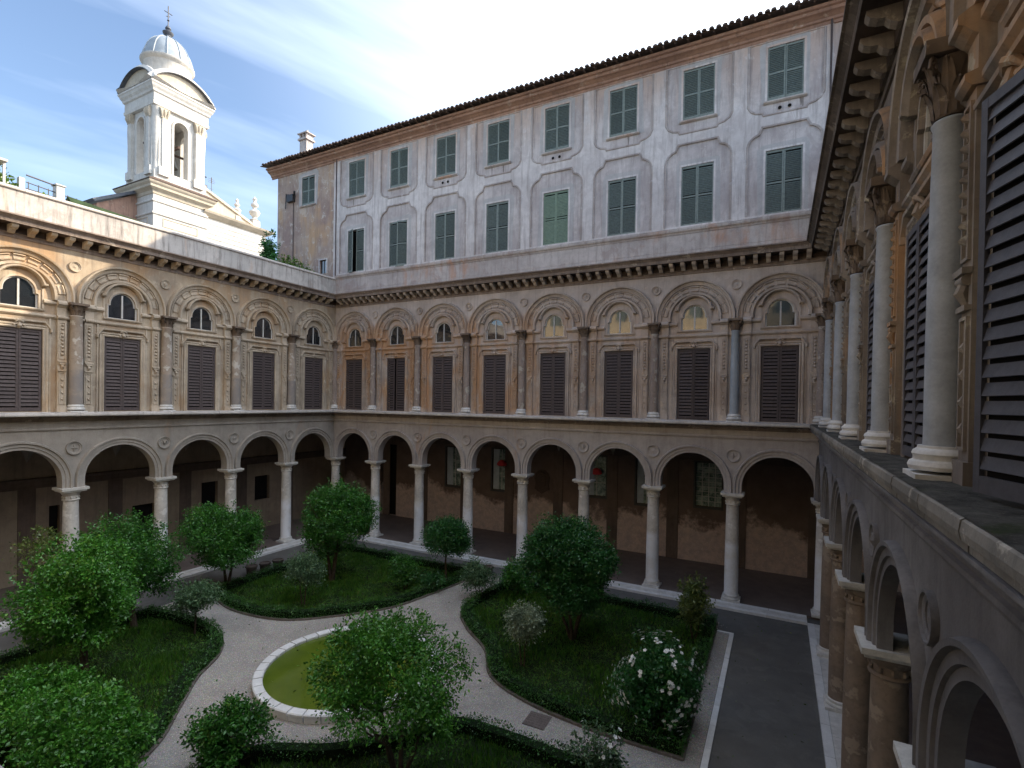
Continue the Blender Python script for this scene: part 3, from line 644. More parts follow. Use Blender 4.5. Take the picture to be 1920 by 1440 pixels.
    for k in range(nb):
        vs = []; dep = depth-.5
        for i in range(nn+1):
            for j in range(nn+1):
                x = -R_ + 2*R_*i/nn; y = -1 + 2*j/nn
                zz = max(math.sqrt(max(0, R_*R_ - x*x)), math.sqrt(max(0, 1 - y*y))*R_)*.80
                vs.append(((k+.5)*B + x*1.01, -.5 - dep/2 - y*dep/2*.999, 6.42 + zz))
        vt.add(vs, [(i*(nn+1)+j, (i+1)*(nn+1)+j, (i+1)*(nn+1)+j+1, i*(nn+1)+j+1) for i in range(nn) for j in range(nn)])
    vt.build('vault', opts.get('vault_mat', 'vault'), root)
    tb = MB(); tb.arch([(RAR,-.50),(RAR,-.5)], 0, 0) if False else None
    rw = opts.get('rear_holes', []); lo, hi = opts.get('rear_span', (0, length))
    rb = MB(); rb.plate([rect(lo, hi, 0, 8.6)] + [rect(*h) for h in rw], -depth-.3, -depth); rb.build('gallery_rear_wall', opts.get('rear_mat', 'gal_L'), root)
    rbb = MB(); rbb.box(lo, hi, -depth-.6, -depth-.305, 0, 8.6); rbb.build('gallery_wall_core', 'dark', root)
    zs_ = opts.get('string_dz', 0)
    st = MB(); st.line([(y_, z_+zs_) for y_, z_ in [(-depth,5.05),(-depth+.05,5.05),(-depth+.07,5.12),(-depth+.05,5.18),(-depth+.05,5.40),(-depth+.14,5.50),(-depth+.14,5.56),(-depth,5.6)]], lo, hi, 0, 0, False); st.build('gallery_string_course', 'gal_strip', root)
    ps = MB(); ps.box(-.36,.36,-depth,-depth+.07,.12,5.05+zs_); psm = ps.mesh('gallery_pilaster', 'gal_strip')
    for k in range(nb+1):
        if lo+.4 < k*B < hi-.4 and detail: inst('gallery_pilaster', psm, root, (k*B, 0, 0))
    # body behind / above
    bd = MB(); bd.box(0, length, -9, -.5, 8.95, ZT); bd.build('wing_block', 'dark', root)
    return root

UCL = [upper_column_meshes('col_up', 'capital_dark', 1.1)]; UCB = [upper_column_meshes('col_up_B', 'capital_dark', .84), upper_column_meshes('col_blue', 'capital_dark', .84)]
UCR = [upper_column_meshes('col_grey', 'capital_dark', .82, 1.45)]
W_ = 31.95; BB = W_/8; BL = 4.052; YN = -7*BL
wL = build_wing('ochre wing on the left whose upper wall catches the sun below a plain parapet', (0,0,0), -PI/2, 7, BL, ('wall_L','trim_L','low_L'), UCL, LC, -YN, 1, 1, True, depth=5.0,
    opts=dict(cornice='cornice_B', slats=(3,4,5), skip_cols=(0,), rear_holes=[(9.96,11.24,.12,3.3),(5.87,7.02,2.25,4.15),(1.74,3.0,2.25,4.1),(14.79,15.27,1.25,4.0),(19,20.2,.12,3.3)], rear_mat='gal_L', rear_span=(-6, 34), shutter='shutter'))
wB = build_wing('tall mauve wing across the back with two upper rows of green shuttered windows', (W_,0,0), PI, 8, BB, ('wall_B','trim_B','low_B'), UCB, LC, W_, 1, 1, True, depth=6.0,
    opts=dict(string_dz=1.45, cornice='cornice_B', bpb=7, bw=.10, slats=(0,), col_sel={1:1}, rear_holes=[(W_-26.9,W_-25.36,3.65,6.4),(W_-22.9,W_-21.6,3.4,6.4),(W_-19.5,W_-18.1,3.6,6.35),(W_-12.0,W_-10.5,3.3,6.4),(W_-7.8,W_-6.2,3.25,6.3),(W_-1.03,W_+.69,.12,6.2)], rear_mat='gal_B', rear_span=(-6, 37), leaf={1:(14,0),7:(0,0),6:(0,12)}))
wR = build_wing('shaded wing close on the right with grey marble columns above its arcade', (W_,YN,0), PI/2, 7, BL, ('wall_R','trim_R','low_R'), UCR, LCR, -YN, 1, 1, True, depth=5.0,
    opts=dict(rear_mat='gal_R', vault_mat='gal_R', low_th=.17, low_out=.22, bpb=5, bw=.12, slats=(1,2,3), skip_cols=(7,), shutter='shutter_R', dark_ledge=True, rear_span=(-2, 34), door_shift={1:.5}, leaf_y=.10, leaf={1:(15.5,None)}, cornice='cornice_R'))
wN = build_wing('near wing at the viewer, sunlit ochre wall seen only in window reflections', (0,YN,0), 0, 8, BB, ('cream_bounce','cream_bounce','cream_bounce'), UCL, LC, W_, 1, 1, False, depth=5.0, opts=dict(rear_span=(-2, 34)))
for wing, u0, u1, yb, zt_ in ((wN, 0, W_, -.02, 26.5), (wR, 0, 26.0, -.7, 22.4)):     # unseen upper storeys added for warm bounce light and window reflections
    hs = []
    for k in range(8):
        c = (k+.5)*BB
        if c + .9 < u1:
            hs.append(rect(c-.75, c+.75, 19.2, 21.6))
            if zt_ > 25: hs.append(rect(c-.75, c+.75, 23.0, 25.2))
    q = MB(); q.plate([rect(u0, u1, ZT+.05, zt_)] + hs, yb-.3, yb); q.build('added_storey_wall', 'cream_bounce' if wing is wN else 'wall_R', wing)
    q = MB(); q.box(u0, u1, -9, yb-.31, ZT+.05, zt_-.05); q.build('added_storey_block', 'shutter_green', wing)
    q = MB(); q.box(u0, u1, -9.4, yb+.5, zt_, zt_+.35); q.build('added_storey_eaves', 'tile', wing)
cb = MB(); cb.box(-.5, 0, 0, .5, ZCAP, ZSTR); cb.box(-9, 0, .0, 9, 8.95, ZT - .02); cb.box(W_, W_+9, 0, 9, 8.95, ZT - .02)
cbo = cb.build('corner_block', 'low_B', wB); cbo.matrix_parent_inverse = wB.matrix_world.inverted() if False else Matrix.Translation((W_,0,0)) @ Matrix.Rotation(PI,4,'Z')

# ------------------------------------------------------------------ parapet and terrace of the left wing
def lpart(name, mb, mat, smooth=False):      # part of the left wing given in its local frame
    return mb.build(name, mat, wL, smooth)
p = MB(); p.box(0, -YN, -.38, -.02, ZT+.0, 19.05); lpart('parapet', p, 'parapet')
for i in range(22):
    a = i*(-YN)/22; q = MB(); q.line([(-.44,19.06),(.05,19.06),(.07,19.09),(.07,19.17),(.03,19.20),(-.44,19.20)], a+.004, a+(-YN)/22-.004); lpart('coping_slab', q, 'ledge')

# ------------------------------------------------------------------ tall upper part of the back wing (local frame: u = W - x)
UX0, UX1 = -6.0, W_ + 6.7                    # local u range (world x 37.95 .. -6.7)
centers = [(k+.5)*BB for k in range(8)]
hl = 3.20; 
def bpart(name, mb, mat, smooth=False, parent=None, loc=(0,0,0)): return mb.build(name, mat, parent or wB, smooth, loc)
holes = []
for c in centers: holes += [rect(c-.80, c+.80, 19.42, 22.62), rect(c-.78, c+.78, 25.05, 27.68)]
cw = W_ + 3.12; holes.append(rect(cw-.72, cw+.72, 25.28, 27.52))
cs = W_ + 1.40; holes.append(rect(cs-.36, cs+.36, 19.70, 20.75))
q = MB(); q.plate([rect(UX0, W_+.1, 17.7, 28.3)] + holes[:-2], -.30, 0); bpart('upper_wall', q, 'upper_panel')
q = MB(); q.plate([rect(W_+.1, UX1, 17.7, 28.3)] + holes[-2:], -.30, 0); bpart('upper_wall', q, 'upper_left')
q = MB(); q.box(UX0, UX1, -12, -.305, 17.6, 28.3); bpart('upper_block', q, 'dark')
# raised plaster lattice leaving sunk panels round the windows
def panel_low(c):
    x = 1.60; return [(c-x,19.40),(c+x,19.40),(c+x,22.75)] + arcpts(c+x-.62, 22.85, .62, 10, 80, 5) + [(c+.95,23.78),(c-.95,23.78)] + arcpts(c-x+.62, 22.85, .62, 100, 170, 5) + [(c-x,22.75)]
def panel_up(c):
    x = 1.60; return [(c-x,27.95),(c-x,24.95)] + [(c-x+.12,24.72),(c-x+.34,24.58),(c-.95,24.52),(c-.9,24.40),(c+.9,24.40),(c+.95,24.52)] + [(c+x-.34,24.58),(c+x-.12,24.72),(c+x,24.95),(c+x,27.95)]
lat = MB()
hs_ = []
for c in centers:
    pl_ = panel_low(c); pl_[0] = (pl_[0][0], 19.50); pl_[1] = (pl_[1][0], 19.50); hs_ += [pl_, panel_up(c)]
lat.plate([rect(.02, W_-.02, 19.40, 28.02)] + hs_, .001, .045); bpart('plaster_lattice', lat, 'upper')
for c in centers:
    for pts, sgn in ((panel_low(c), 1), (panel_up(c), -1)):
        m_ = MB(); P_ = pts[1:-0] if sgn > 0 else pts
        if sgn > 0: P_ = pts[1:] + [pts[0]]; P_[0] = (P_[0][0], 19.5); P_[-1] = (P_[-1][0], 19.5)
        m_.path([(-.02,.0),(-.02,.07),(.05,.082),(.09,.045)], P_[::-1]); bpart('panel_moulding', m_, 'panel_edge')
# windows
def green_window(c, z0, z1, w, angs=(0,0), mat='shutter_green'):
    pp = MB(); jx = [random.uniform(-.08,.1) for _ in range(6)]; pp.plate([[(c-w-.3-jx[0],z0-.12),(c-w-.3-jx[1],z1+.2),(c-w-.12,z1+.34+jx[2]),(c+w+.15,z1+.30+jx[3]),(c+w+.3+jx[4],z1+.1),(c+w+.28+jx[5],z0-.1),(c+w,z0-.1),(c+w,z1),(c-w,z1),(c-w,z0-.12)]], .001, .012); bpart('window_border', pp, 'upper_border')
    fr_ = MB(); fr_.path([(0,.0),(0,.03),(.10,.03),(.10,.0)], [(c-w-.0,z0),(c-w,z1),(c+w,z1),(c+w,z0)]); fo = bpart('window', fr_, 'upper_trim' if False else 'upper')
    sl_ = MB(); sl_.line([(0,z0-.16),(.06,z0-.15),(.13,z0-.09),(.13,z0-.03),(0,z0-.01)], c-w-.16, c+w+.16); bpart('window_sill', sl_, 'upper_trim', parent=fo)
    for s in (0,1):
        f_ = leaf_frame(w-.004, z0+.02, z1-.02, True, .065); a_ = angs[s]
        if s == 0: o = inst('shutter_leaf', f_.mesh('green_leaf', mat), wB, (c-w, -.04, 0), (0,0,math.radians(a_)))
        else: o = inst('shutter_leaf', f_.mesh('green_leaf', mat), wB, (c+w, -.04, 0), (0,0,math.radians(-a_)), (-1,1,1))
        g = MB(); zz = z0+.24
        while zz < z1-.16:
            if abs(zz-(z0+z1)/2) > .06: slat_box(g, w-.004, zz, .065, .085, .01)
            zz += .088
        tag(inst('slats', g.mesh('green_slats', 'shutter_slat' if mat == 'shutter_green' else mat), o), kind='stuff')
        for hz_ in (z0+.3, z1-.3):
            pass
    return fo
for k, c in enumerate(centers):
    green_window(c, 19.42, 22.62, .80, {7:(0,24), 6:(16,6), 0:(0,0), 3:(0,0)}.get(k, (random.choice((0,3,6)),random.choice((0,2,5)))), 'green_faded' if k == 3 else 'shutter_green')
    green_window(c, 25.05, 27.68, .78, (random.choice((0,2,5)), random.choice((0,0,4))))
green_window(cw, 25.28, 27.52, .72)
m_ = MB(); m_.path([(0,0),(0,.04),(.10,.04),(.10,0)], [(cs-.36,19.7),(cs-.36,20.75),(cs+.36,20.75),(cs+.36,19.7)]); sw = bpart('window', m_, 'upper'); q = MB(); q.box(cs-.36,cs+.36,-.14,-.12,19.7,20.75); bpart('window_pane', q, 'glass', parent=sw); q = MB(); q.box(cs-.02,cs+.02,-.12,-.09,19.7,20.75); bpart('window_bar', q, 'frame_dark', parent=sw)
# bands and eaves
q = MB(); q.line([(0,19.06),(.04,19.07),(.06,19.14),(.14,19.20),(.16,19.28),(.16,19.34),(0,19.38)], 0, W_); bpart('band_moulding', q, 'upper_trim')
q = MB(); q.line([(0,17.84),(.03,17.84),(.03,18.15),(0,18.18)], 0, W_); bpart('band_moulding', q, 'upper_trim')
q = MB(); q.box(0, W_, .001, .02, 18.2, 19.05); bpart('plain_band', q, 'upper_trim')
q = MB(); q.box(W_-.0, W_+.28, 0, .05, 17.8, 28.0); bpart('corner_strip', q, 'upper')
q = MB(); q.line([(0,27.98),(.06,28.0),(.08,28.12),(.16,28.16),(.18,28.26),(.34,28.36),(.46,28.40),(.50,28.48),(.50,28.52),(.62,28.55),(.66,28.62),(.66,28.66),(0,28.68)], UX0, UX1+.66, 0, 0); bpart('eaves_cornice', q, 'eaves')
rfm = MB().box(0, .10, .0, .92, 28.67, 28.74).mesh('rafter', 'tile')
for i in range(int((UX1-UX0)/.62)): inst('rafter', rfm, wB, (UX0+i*.62, 0, 0))
q = MB(); q.add([(UX0,.98,28.73),(UX1+.9,.98,28.73),(UX1+.9,-7,30.6),(UX0,-7,30.6),(UX0,.98,28.78),(UX1+.9,.98,28.78),(UX1+.9,-7,30.65),(UX0,-7,30.65),(UX0,-13,28.8),(UX1+.9,-13,28.8)],
   [(0,1,2,3),(4,7,6,5),(0,4,5,1),(1,5,6,2),(0,3,7,4),(3,2,6,7),(7,8,9,6)]); roof = bpart('roof', q, 'tile')
tl = MB(); seg = 8
vs = []; 
for yy, zz in ((1.06, 0), (-.9, .47)):
    for i in range(seg+1):
        a = PI*i/seg; rr = .125 if yy > 0 else .10
        vs.append((rr*math.cos(a), yy, 28.76 + zz + rr*math.sin(a)))
fs = [(i, i+1, i+1+seg+1, i+seg+1) for i in range(seg)] + [tuple(range(seg+1))[::-1]]
tl.add(vs, fs); tlm = tl.mesh('roof_tile', 'tile', True)
nt = int((UX1+.9-UX0)/.31)
for i in range(nt): inst('roof_tile', tlm, roof, (UX0+.15+i*.31, random.uniform(-.04,.04), random.uniform(-.012,.012)), (0,0,random.uniform(-.03,.03)))
# west end verge and chimney
ch = MB(); cxl = W_ + 5.2; cy_ = -1.5
ch.box(cxl-.40, cxl+.40, cy_-.33, cy_+.33, 28.9, 31.35); ch.box(cxl-.52, cxl+.52, cy_-.45, cy_+.45, 31.35, 31.5)
for dx_ in (-.42,-.07,.28): ch.box(cxl+dx_, cxl+dx_+.14, cy_-.35, cy_+.35, 31.5, 31.85)
ch.box(cxl-.56, cxl+.56, cy_-.46, cy_+.46, 31.85, 31.94); ch.add([(cxl-.22,cy_-.2,31.94),(cxl+.22,cy_-.2,31.94),(cxl+.22,cy_+.2,31.94),(cxl-.22,cy_+.2,31.94),(cxl-.15,cy_,32.3),(cxl+.15,cy_,32.3)], [(0,1,5,4),(1,2,5),(2,3,4,5),(3,0,4)])
ch.build('chimney', 'upper_trim', roof)
# downpipe, cables and floodlight on the back wing
q = MB(); q.tube([(.12,.12,17.8),(.12,.12,28.3)], .045, 8); bpart('downpipe', q, 'pipe')
q = MB(); q.tube([(W_+.02,.08,19.3),(W_+.02,.08,28.2)], .035, 6); bpart('downpipe', q, 'pipe')
q = MB(); q.tube([(W_+4.75,.05,19.6),(W_+4.77,.05,25.7)], .03, 5); bpart('cable', q, 'pipe')
q = MB(); q.box(W_+4.6,W_+5.3,.03,.28,25.75,26.3); q.tube([(W_+5.0,.1,26.3),(W_+5.55,.12,26.5),(W_+5.6,.12,25.3)], .04, 6); q.tube([(W_+4.6,.12,26.2),(W_+4.3,.35,26.4)], .09, 6); bpart('floodlight', q, 'metal_dark')
for k in (1,3,5):
    for dx_ in (-.16,.12):
        pass
for k, c in enumerate(centers):
    for z0_, w0_ in ((19.25, .1), (24.88, .85)):
        if w0_ < .2: continue
        for i in range(random.randint(1, 3)):
            x_ = c + random.uniform(-.85, .85); ln_ = random.uniform(.25, .9); ww_ = random.uniform(.03, .07)
            if abs(x_-c) < .3: continue
            q = MB(); q.plate([[(x_-ww_, z0_), (x_-ww_*.7, z0_-ln_*.5), (x_-.01, z0_-ln_), (x_+.012, z0_-ln_*.97), (x_+ww_*.6, z0_-ln_*.4), (x_+ww_, z0_)]], .001, .004); bpart('dirt_run', q, 'run')
for k in (0, 3, 5):
    q = MB()
    for dx_ in (-.02, .42): q.lathe([(.0,0),(.075,0),(.075,.02),(0,.02)], 0, 0, 12)
    q = MB()
    for dx_ in (-.2, .22): q.plate([arcpts(centers[k]+dx_, 24.62, .085, 0, 345, 14)], .046, .05)
    bpart('vent_hole', q, 'dark')
# garden-level windows of the back gallery
def gal_window(x0, x1, z0, z1, grid, y=6.0):
    u0, u1 = W_-x1, W_-x0
    fr_ = MB(); fr_.plate([rect(u0-.12,u1+.12,z0-.14,z1+.12), rect(u0,u1,z0,z1)[::-1]], -y-.02, -y+.06); fo = bpart('gallery_window', fr_, 'frame_dark')
    q = MB(); q.box(u0,u1,-y-.2,-y-.18,z0,z1); bpart('window_pane', q, 'glass_painted', parent=fo)
    if grid[1] == 3:
        q = MB(); q.box(u1-(u1-u0)*.36,u1-.02,-y-.13,-y-.10,z0+.02,z1-.02); bpart('inner_shutter', q, 'pale_panel', parent=fo)
    q = MB()
    for i in range(1, grid[0]): xx = u0+(u1-u0)*i/grid[0]; q.box(xx-.02,xx+.02,-y-.18,-y-.14,z0,z1)
    for i in range(1, grid[1]): zz = z0+(z1-z0)*i/grid[1]; q.box(u0,u1,-y-.178,-y-.142,zz-.015,zz+.015)
    bpart('window_bars', q, 'frame_white', parent=fo)
for a in ((25.36,26.9,3.65,6.4,(4,9)),(21.6,22.9,3.4,6.4,(2,3)),(18.1,19.5,3.6,6.35,(2,3)),(10.5,12.0,3.3,6.4,(2,3)),(6.2,7.8,3.25,6.3,(2,3))): gal_window(*a)
plq = MB(); ux = W_-14.7
plq.plate([[(ux-.6,3.7),(ux-.35,3.55),(ux,3.35),(ux+.35,3.55),(ux+.6,3.7),(ux+.5,4.1),(ux+.62,4.5),(ux+.45,4.9),(ux+.2,5.1),(ux-.2,5.1),(ux-.45,4.9),(ux-.62,4.5),(ux-.5,4.1)]], -6, -5.93)
plq.plate([[(ux-.3,3.95),(ux,3.75),(ux+.3,3.95),(ux+.32,4.55),(ux+.1,4.7),(ux-.1,4.7),(ux-.32,4.55)]], -5.93, -5.87)
plq.tube([(ux-.3,-5.9,4.8),(ux,-5.84,4.95),(ux+.3,-5.9,4.8)], [.05,.1,.05], 6)
po = plq.build('carved_plaque', 'plaque', None, False); po.matrix_world = Matrix.Translation((W_,0,0)) @ Matrix.Rotation(PI,4,'Z')
tag(po, 'dark carved coat of arms plaque on the rear gallery wall between windows', 'plaque')

# ------------------------------------------------------------------ ground, paths, steps
g = MB(); g.add([(-600,-600,-.02),(700,-600,-.02),(700,700,-.02),(-600,700,-.02)], [(0,1,2,3)]); tag(g.build('ground', 'asphalt'), kind='structure')
yn = YN
court = [(1.05,-1.05),(W_-.6,-1.05),(W_-.6,yn+.9),(1.05,yn+.9)]
def flat(name, pts, z, mat, kind='structure', th=None):
    b = MB(); L = [[Vector((p[0],p[1],0)) for p in lp] for lp in pts]; tr = tessellate_polygon(L); P = [p for lp in pts for p in lp]
    fs = []
    for a, b_, c in tr:
        (ax,ay),(bx,by),(cx,cy) = P[a],P[b_],P[c]
        fs.append((a,b_,c) if (bx-ax)*(cy-ay)-(by-ay)*(cx-ax) > 0 else (c,b_,a))
    b.add([(p[0],p[1],z) for p in P], fs); o = b.build(name, mat); return tag(o, kind=kind)
flat('courtyard_paving', [court], .0, 'asphalt')
PC = (16.0, -14.15); PR = 3.2
def bez(pts, n=6):        # Catmull-Rom smoothing of a closed outline
    out = []; m = len(pts)
    for i in range(m):
        p0,p1,p2,p3 = [np.array(pts[(i+j-1) % m][:2], float) for j in range(4)]
        if len(pts[i]) > 2 or len(pts[(i+1) % m]) > 2:
            if len(pts[i]) > 2 and len(pts[(i+1) % m]) > 2: out.append(tuple(p1)); continue
            if len(pts[i]) > 2: p0 = p1
            else: p3 = p2
        for k in range(n):
            t_ = k/n; q = .5*((2*p1) + (-p0+p2)*t_ + (2*p0-5*p1+4*p2-p3)*t_*t_ + (-p0+3*p1-3*p2+p3)*t_**3); out.append((float(q[0]), float(q[1])))
    return out
BED = dict(
 NE=bez([(16.9,-2.95,1),(16.65,-5.2),(16.7,-7.6),(17.9,-9.1),(19.6,-10.4),(20.8,-12.0),(22.6,-12.8),(25.0,-13.15),(27.75,-13.15,1),(27.65,-3.0,1)]),
 NW=bez([(4.3,-2.95,1),(4.4,-12.2,1),(7.2,-12.95),(10.1,-12.6),(11.9,-11.2),(13.6,-9.0),(14.25,-6.4),(14.6,-4.4),(14.6,-2.95,1)]),
 SW=bez([(4.4,-14.9,1),(6.9,-14.55),(9.4,-14.85),(10.8,-15.8),(11.75,-17.2),(13.1,-18.6),(14.5,-20.2),(15.0,-22.6),(15.0,-25.3,1),(4.4,-25.3,1)]),
 SE=bez([(16.5,-25.3,1),(16.4,-22.0),(16.5,-20.0),(17.2,-18.6),(18.9,-17.6),(20.4,-16.0),(21.3,-14.9),(23.0,-14.7),(25.5,-14.75),(27.75,-14.75,1),(27.75,-25.3,1)]))
for k in BED:
    ar = sum(BED[k][i][0]*BED[k][(i+1)%len(BED[k])][1]-BED[k][(i+1)%len(BED[k])][0]*BED[k][i][1] for i in range(len(BED[k])))
    if ar < 0: BED[k] = BED[k][::-1]
gar = [(4.0,-2.7),(28.25,-2.7),(28.25,-3.95),(28.3,-25.7),(3.9,-25.7)]
flat('gravel_path', [[(3.9,-25.7),(28.2,-25.7),(28.2,-3.85),(27.7,-3.85),(27.7,-2.75),(3.9,-2.75)]], .006, 'gravel')
# scattered pebbles
nP = 26000; px = RNG.uniform(8, 28.1, nP); py_ = RNG.uniform(-21, -3, nP)
def inside(poly, x, y):
    c = np.zeros(len(x), bool); n = len(poly)
    for i in range(n):
        x0,y0 = poly[i]; x1,y1 = poly[(i+1)%n]
        if y0 == y1: continue
        m = ((y0 > y) != (y1 > y)) & (x < (x1-x0)*(y-y0)/(y1-y0)+x0); c ^= m
    return c
keep = np.hypot(px-PC[0], py_-PC[1]) > PR+.02
for k in BED: keep &= ~inside(BED[k], px, py_)
px, py_ = px[keep], py_[keep]
def np_mesh(name, V, Fc, mat, smooth=False):
    me = bpy.data.meshes.new(name); k = Fc.shape[1]
    me.vertices.add(len(V)); me.vertices.foreach_set('co', V.astype(np.float32).ravel())
    me.loops.add(Fc.size); me.loops.foreach_set('vertex_index', Fc.astype(np.int32).ravel())
    me.polygons.add(len(Fc)); me.polygons.foreach_set('loop_start', (np.arange(len(Fc))*k).astype(np.int32)); me.polygons.foreach_set('loop_total', np.full(len(Fc), k, np.int32))
    me.materials.append(M[mat]); me.update(calc_edges=True); return me
n = len(px); sz = RNG.uniform(.008,.022,n); base = np.array([(1,0,0),(-.5,.87,0),(-.5,-.87,0),(0,0,.9)])
ang = RNG.uniform(0,6.28,n); ca, sa = np.cos(ang), np.sin(ang)
V = np.empty((n,4,3)); bx = base[None,:,0]*sz[:,None]; by = base[None,:,1]*sz[:,None]*.8
V[:,:,0] = px[:,None] + bx*ca[:,None]-by*sa[:,None]; V[:,:,1] = py_[:,None] + bx*sa[:,None]+by*ca[:,None]; V[:,:,2] = .007 + base[None,:,2]*sz[:,None]
ix = (np.arange(n)*4)[:,None,None]; Fc = (np.array([(0,1,3),(1,2,3),(2,0,3)])[None]+ix).reshape(-1,3)
tag(inst('pebbles', np_mesh('pebbles', V.reshape(-1,3), Fc, 'pebble')), 'loose pale pebbles strewn over the gravel paths', 'gravel', kind='stuff')
# stone edging strip along the east side of the garden
ks = empty('garden_edge_strip', (0,0,0)); tag(ks, kind='structure')
for i in range(18):
    a = -3.9 - i*1.2; q = MB(); q.box(28.22, 28.40, a-1.19, a, -.02, .045 + random.uniform(-.004,.004)); q.build('kerb_stone', 'marble_white', ks)
q = MB(); q.box(27.72, 28.39, -3.895, -3.74, -.02, .045); q.build('kerb_stone', 'marble_white', ks)
# stylobate step round the court and gallery floors
stp = empty('arcade_step', (0,0,0)); tag(stp, kind='structure')
def slab_row(x0, y0, x1, y1, w, zt, pitch, mat, inner):
    """row of stone slabs along an edge; w = width across, inner = unit vector pointing away from the court"""
    Ln = math.hypot(x1-x0, y1-y0); n_ = int(Ln/pitch); dx_, dy_ = (x1-x0)/Ln, (y1-y0)/Ln
    for i in range(n_):
        a = Ln*i/n_ + .006; b = Ln*(i+1)/n_ - .006; z = zt + random.uniform(-.003,.003); q = MB()
        xs = sorted((x0+dx_*a, x0+dx_*b)) if dx_ else sorted((x0, x0+inner[0]*w)); ys = sorted((y0+dy_*a, y0+dy_*b)) if dy_ else sorted((y0, y0+inner[1]*w))
        if dx_: ys = sorted((y0, y0+inner[1]*w))
        q.box(xs[0], xs[1], ys[0], ys[1], -.01, z); q.build('step_slab', mat, stp)
E1 = 1.06
for (a0,b0,a1,b1,inn) in ((E1,-E1,W_-.64,-E1,(0,1)), (E1,-E1,E1,yn+.5,(-1,0)), (W_-.64,-E1,W_-.64,yn+.5,(1,0))):
    slab_row(a0,b0,a1,b1,.26,.12,1.6,'marble_white',inn)
    if inn[1]: slab_row(a0-.3,b0+.66,a1,b1+.66,.26,.124,1.6,'marble_white',inn); slab_row(a0-.3,b0+.27,a1,b1+.27,.38,.117,.55,'marble',inn)
    else:
        slab_row(a0+inn[0]*.66,b0,a1+inn[0]*.66,b1,.26,.124,1.6,'marble_white',inn); slab_row(a0+inn[0]*.27,b0,a1+inn[0]*.27,b1,.38,.117,.55,'marble',inn)
q = MB(); q.box(-5.0, W_+5, -.10, 6.0, -.01, .112); tag(q.build('gallery_floor', 'gal_floor'), kind='structure')
q = MB(); q.box(-5.0, .12, yn-5, -.105, -.01, .112); tag(q.build('gallery_floor', 'gal_floor'), kind='structure')
q = MB(); q.box(W_+.1, W_+5, yn-5, -.105, -.01, .112); tag(q.build('gallery_floor', 'gal_floor'), kind='structure')

# ------------------------------------------------------------------ pond
pd = empty('pond_rim', (PC[0],PC[1],0)); tag(pd, 'round white marble rim of the green pond in the middle of the garden', 'pond rim')
nst = 36; st_ = MB(); a0_, a1_ = .006, 2*PI/nst-.006; prof = [(PR,0.0),(PR+.0,.17),(PR+.03,.19),(PR+.04,.26),(PR+.01,.29),(PR-.27,.29),(PR-.30,.26),(PR-.28,.0)]
vs = []; 
for i in range(4):
    a = a0_+(a1_-a0_)*i/3; vs += [(r*math.cos(a), r*math.sin(a), z) for r, z in prof]
k8 = len(prof); fs = [(j*k8+i, (j+1)*k8+i, (j+1)*k8+(i+1)%k8, j*k8+(i+1)%k8) for j in range(3) for i in range(k8)] + [tuple(range(k8)), tuple(range(4*k8-1,3*k8-1,-1))]
st_.add(vs, fs); stm = st_.mesh('coping_stone', 'marble_white')
for i in range(nst): inst('coping_stone', stm, pd, (0,0,random.uniform(-.004,.004)), (0,0,2*PI*i/nst))
q = MB(); q.add([(PC[0]+(PR-.27)*math.cos(2*PI*i/48), PC[1]+(PR-.27)*math.sin(2*PI*i/48), .17) for i in range(48)], [tuple(range(48))]); tag(q.build('pond_water', 'pond'), kind='structure')
dc = MB(); dc.box(-.36,.36,-.36,.36,.0,.022); 
for i in range(6):
    for j in range(6): dc.box(-.33+i*.112,-.25+i*.112,-.33+j*.112,-.25+j*.112,.022,.03)
o = dc.build('drain_cover', 'iron'); o.location = (23.38,-13.5,.008); o.rotation_euler = (0,0,.03); tag(o, 'square rusty iron drain cover set in the gravel path', 'drain cover')

# ------------------------------------------------------------------ vegetation
def leaf_quads(P, N, size, name, mat, elong=1.7, droop=.25):
    """P points, N outward directions; one folded leaf (2 quads = 4 verts diamond) per point"""
    n = len(P); rnd = RNG.normal(size=(n,3)); d = N*.7 + rnd*.75; d /= np.linalg.norm(d,axis=1)[:,None]; d[:,2] -= droop; d /= np.linalg.norm(d,axis=1)[:,None]
    r = RNG.normal(size=(n,3)); w = np.cross(d, r); w /= np.linalg.norm(w,axis=1)[:,None]; s = (size*RNG.uniform(.6,1.35,n))[:,None]
    nn_ = np.cross(d, w)
    V = np.stack([P, P + d*s*.5*elong + w*s*.42 + nn_*s*.12, P + d*s*elong, P + d*s*.5*elong - w*s*.42 + nn_*s*.12], 1)
    Fc = (np.array([(0,1,2,3)])[None] + (np.arange(n)*4)[:,None,None]).reshape(-1,4)
    return np_mesh(name, V.reshape(-1,3), Fc, mat)
def blob_points(blobs, n, shell=.75, rough=.16, clump=26):
    """points near the surfaces of several ellipsoids, gathered into clumps; returns P, N"""
    vol = np.array([b[3]*b[4] + b[4]*b[5] + b[3]*b[5] for b in blobs]); cnt = (n*vol/vol.sum()).astype(int); PP = []; NN = []
    for b, m in zip(blobs, cnt):
        nc = max(6, int(m/clump)); D = RNG.normal(size=(nc,3)); D /= np.linalg.norm(D,axis=1)[:,None]
        rad = np.where(RNG.random(nc) < shell, RNG.uniform(.88,1.06,nc), RNG.uniform(.35,.9,nc)) * (1 + RNG.normal(size=nc)*rough*.5)
        idx = RNG.integers(0, nc, m); cs_ = b[6] if len(b) > 6 else .14
        Q = D[idx]*rad[idx][:,None]*np.array(b[3:6]) + RNG.normal(size=(m,3))*cs_; PP.append(Q + np.array(b[:3])); NN.append(D[idx] + RNG.normal(size=(m,3))*.35)
    return np.vstack(PP), np.vstack(NN)
